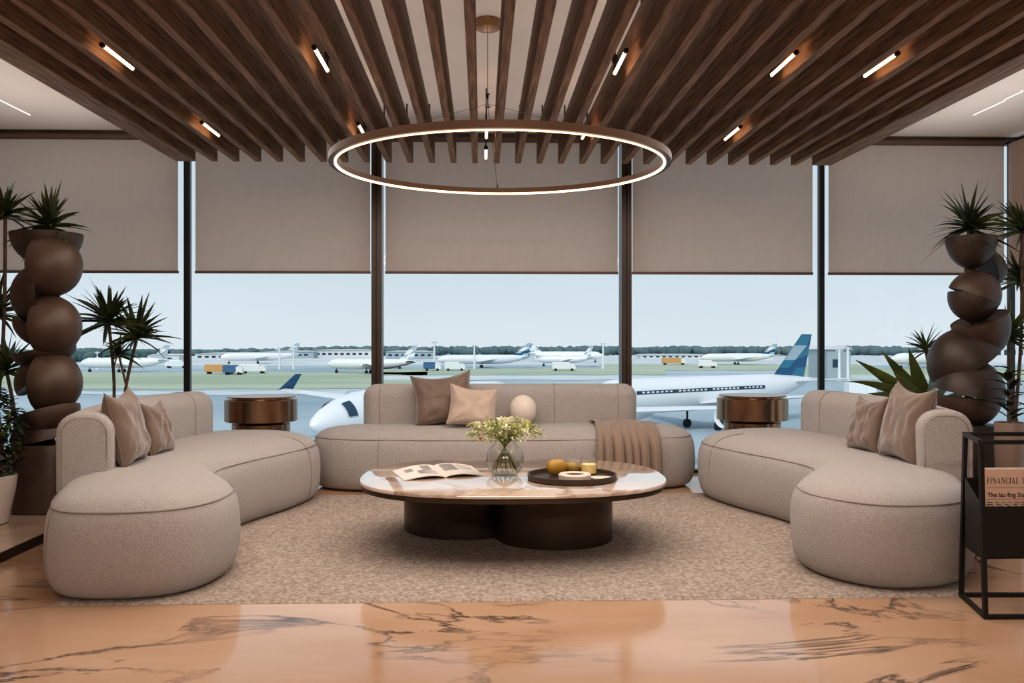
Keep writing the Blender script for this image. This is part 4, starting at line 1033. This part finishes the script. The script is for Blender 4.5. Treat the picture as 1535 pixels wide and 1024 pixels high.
# aircraft with the blue tail: tail end at px 1217, nose hidden behind the window sofa
tl_ = at_y(1214, 569, 118); bd_ = Vector((25.7, 18, 0)).normalized(); L_ = 40
ns = tl_ - bd_ * L_; ns.z = tl_.z - .52 * 2.0
aircraft('white aircraft with a blue and pale-grey patterned tail beyond the window', ns, bd_, L_, 2.0, 17, winglet=None, er_=1.35, fin_mats=('plane_blue', 'plane_teal', 'plane_pale'), tail_h=5.6, group=None)
n2 = at_y(465, 634, 60)
aircraft('white aircraft nose and dark-tipped wing beyond the window sofa back', n2, (.5, .866, 0), 27, 1.9, 25, full=False, fin=False, winglet='plane_blue', sweep=.2, dih=.055, lean=-.9)
far = [(655, 546, 340, (1, .12), 36, 1.8, 'white airliner with dark belly band far off, between the light masts'), (490, 553, 290, (1, -.25), 30, 1.6, 'white airliner parked far off beyond the dark winglet'), (330, 541, 400, (1, .3), 34, 1.8, 'far white airliner just inside the slim black mullion'),
       (905, 541, 420, (-1, .2), 36, 1.9, 'far white airliner next to the last light mast'), (1050, 543, 380, (1, .1), 34, 1.7, 'far white airliner before the trees beside the blue tail'), (120, 552, 300, (1, -.1), 30, 1.7, 'far white airliner behind the palm stems'), (1335, 545, 330, (1, .1), 38, 2.2, 'far white airliner behind the broad-leaved plant'), (806, 547, 360, (1, -.2), 22, 1.4, 'small far airliner past the middle of the window sofa')]
for (px, py, y, bk, l, r, lab) in far:
    p = at_y(px, py, y); p.z = GZ0 + r + 1.4
    aircraft(lab, p, bk, l, r, 13, detail=False, fin_mats=(random.choice(['plane_blue', 'plane_grey', 'plane_white']), 'plane_pale', 'plane_white'), tail_h=4.6, winglet=None, group='far airliners on the airfield')
# far buildings
for (px0, px1, ptop, y, mt, lab) in ((222, 268, 531, 420, 'building', 'low white airport building behind the palm leaves'), (292, 400, 529, 470, 'building', 'long white terminal building far off beside the slim mullion'), (395, 470, 526, 520, 'building_grey', 'grey hangar far off before the trees'), (470, 560, 524, 540, 'building', 'white hangar far off touching the bronze mullion'),
                                     (578, 650, 526, 500, 'building_grey', 'pale grey hangar far off by the first light mast'), (800, 870, 528, 480, 'building', 'white hangar far off past the sofa middle'), (960, 1060, 531, 500, 'building', 'low white cargo building before the trees'), (1090, 1160, 530, 460, 'building', 'white shed far off beside the blue tail'), (1240, 1275, 519, 240, 'building_grey', 'blue-grey gate building beside the slim mullion by the broad leaves'), (1400, 1560, 512, 420, 'building', 'large white hangar behind the bowl totem')):
    a, b = at_y(px0, ptop, y), at_y(px1, ptop, y); hgt = a.z - GZ0
    o = thing('airport_building', lab, 'building', ((a.x + b.x) / 2, y, GZ0)); w2 = (b.x - a.x) / 2
    g = MB(); g.box(-w2, w2, 0, 14, 0, hgt * .9); g.build('wall', M[mt], o, smooth=False)
    g = MB(); g.rings([[(x, -.6, z) for x, z in ((-w2 - .5, hgt * .9), (w2 + .5, hgt * .9), (w2 * .6, hgt), (-w2 * .6, hgt))], [(x, 15, z) for x, z in ((-w2 - .5, hgt * .9), (w2 + .5, hgt * .9), (w2 * .6, hgt), (-w2 * .6, hgt))]]); g.build('roof', M['building'], o, smooth=False)
    g = MB(); k = -w2 + 1.5
    while k < w2 - 3: g.box(k, k + 2, -.08, 0, hgt * .35, hgt * .6); k += 3.6
    g.build('window_pattern', M['plane_window'], o, smooth=False)
# light masts
for (px, pt, lab) in ((651, 512, 'white light mast above the dark square cushion'), (711, 517, 'white light mast between the two masts over the sofa back'), (904, 514, 'white light mast nearest the bronze mullion'), (440, 520, 'slender white mast over the bronze drum'), (419, 521, 'shorter white mast beside the slender one over the bronze drum'), (146, 527, 'white mast before the clump of blue-green trees'), (1271, 520, 'thick white mast beside the gate building'), (1258, 524, 'white mast in front of the gate building')):
    y = 330 if px < 1200 else 230; p = at_y(px, pt, y); h_ = p.z - GZ0
    o = thing('light_mast', lab, 'mast', (p.x, y, GZ0), 0, 'light masts on the airfield')
    g = MB(); g.tube([(0, 0, 0), (0, 0, h_)], [.42, .26], 8); g.build('pole', M['plane_white'], o)
    g = MB(); g.box(-.9, .9, -.2, .2, h_ - .6, h_ - .1); g.build('lamp_head', M['plane_grey'], o, smooth=False)
# service vehicles
for (px, py, ln, mt, lab) in ((330, 561, 9, 'orange', 'orange-topped freight truck on the grass edge by the slim mullion'), (350, 562, 6, 'blue_veh', 'blue baggage tug behind the orange-topped truck'), (380, 560, 8, 'plane_white', 'white service van past the orange-topped truck'), (648, 556, 6, 'blue_veh', 'blue service van above the dark square cushion'), (590, 553, 7, 'tyre', 'dark tow truck next to the bronze mullion'), (682, 556, 7, 'plane_white', 'white service van right above the pale cushion'), (845, 556, 8, 'plane_white', 'white service truck beyond the ball cushion'), (1010, 547, 10, 'orange', 'orange-striped fuel truck beyond the sofa end'), (1060, 552, 7, 'plane_white', 'white van beside the orange-striped fuel truck'), (265, 552, 8, 'plane_white', 'white service van left of the slim mullion under the palm leaves'), (1290, 600, 5, 'plane_white', 'white apron van seen over the sofa back by the broad leaves')):
    p = at_z(px, py, GZ0)
    o = thing('service_vehicle', lab.replace('left of', 'beside').replace('right above', 'just above'), 'vehicle', p, 0, 'service vehicles on the airfield')
    g = MB(); g.box(-ln / 2, ln / 2 - 2, -1.2, 1.2, .7, 3.0 if mt != 'tyre' else 1.8); g.build('cargo_body', M[mt], o, smooth=False, bevel=.1)
    g = MB(); g.rings([[(x, yy, z) for x, z in ((ln / 2 - 2, .7), (ln / 2, .7), (ln / 2, 1.5), (ln / 2 - .6, 2.5), (ln / 2 - 2, 2.5))] for yy in (-1.15, 1.15)]); g.build('cab', M['plane_white'], o, smooth=False)
    for x_ in (-ln / 2 + 1.2, ln / 2 - 1.2):
        for s in (-1, 1):
            g = MB(); g.tube([(x_, s * 1.2 - .12, .45), (x_, s * 1.2 + .12, .45)], .45, 12); g.build('wheel', M['tyre'], o)

# ------------------------------------------------------------------ light
wd = bpy.data.worlds.new('overcast_sky'); sc.world = wd; wd.use_nodes = True
N = wd.node_tree.nodes; L = wd.node_tree.links; bg = N['Background']
tcn = N.new('ShaderNodeTexCoord'); sp = N.new('ShaderNodeSeparateXYZ'); L.new(tcn.outputs['Generated'], sp.inputs[0])
cr = N.new('ShaderNodeValToRGB'); L.new(sp.outputs['Z'], cr.inputs[0])
cr.color_ramp.elements[0].position = 0; cr.color_ramp.elements[0].color = (.66, .735, .785, 1)
cr.color_ramp.elements[1].position = .6; cr.color_ramp.elements[1].color = (.48, .58, .66, 1)
e = cr.color_ramp.elements.new(.10); e.color = (.575, .675, .735, 1)
nz = N.new('ShaderNodeTexNoise'); nz.inputs['Scale'].default_value = 3; nz.inputs['Detail'].default_value = 5
mpn = N.new('ShaderNodeMapping'); mpn.inputs['Scale'].default_value = (1, 1, 4); L.new(tcn.outputs['Generated'], mpn.inputs[0]); L.new(mpn.outputs[0], nz.inputs['Vector'])
mm = N.new('ShaderNodeMixRGB'); mm.blend_type = 'MULTIPLY'; mm.inputs[0].default_value = .12
L.new(cr.outputs[0], mm.inputs[1]); L.new(nz.outputs['Fac'], mm.inputs[2]); L.new(mm.outputs[0], bg.inputs['Color'])
bg.inputs['Strength'].default_value = 1.0
sd = bpy.data.lights.new('hazy_sun', 'SUN'); sd.energy = 1.6; sd.angle = .25; sd.color = (1, .97, .93)
so = bpy.data.objects.new('hazy_sun', sd); COL.objects.link(so); so.rotation_euler = (math.radians(48), 0, math.radians(-20))
def area(name, loc, tgt, sx, sy, e, c):
    l = bpy.data.lights.new(name, 'AREA'); l.shape = 'RECTANGLE'; l.size = sx; l.size_y = sy; l.energy = e; l.color = c
    o = bpy.data.objects.new(name, l); COL.objects.link(o); o.location = loc
    o.rotation_euler = (Vector(tgt) - Vector(loc)).to_track_quat('-Z', 'Y').to_euler(); return o
WARM = (1, .87, .77)
area('seating_fill', (.2, 4.95, 2.58), (.2, 4.95, 0), 4.4, 3.7, 128, WARM)  # added lamp without a fixture, brightens sofas, table and rug
area('rear_fill', (.2, -2.2, 2.88), (.2, 6, 1.0), 6, .3, 125, WARM)  # unseen fill added behind the camera for blinds and sofa fronts
area('ceiling_fill', (-3.4, 5.2, 2.3), (-3.4, 5.2, 4), .8, 4.5, 13, (1, .9, .82))  # added upward fill, no real cove here, lifts the side ceiling
area('ceiling_fill', (3.75, 5.2, 2.3), (3.75, 5.2, 4), .8, 4.5, 13, (1, .9, .82))  # the same added fill for the ceiling on the other side
area('ceiling_fill', (.17, 3.9, 2.91), (.17, 3.9, 4), 5.0, 6.7, 34, (1, .88, .79))  # fill added above the slats to lighten the ceiling between them
sc.view_settings.view_transform = 'Standard'; sc.view_settings.exposure = 0; sc.view_settings.gamma = 1
try: sc.view_settings.look = 'Medium High Contrast'
except Exception as e_: print('LOOK', e_)
try: sc.cycles.use_denoising = True
except Exception: pass
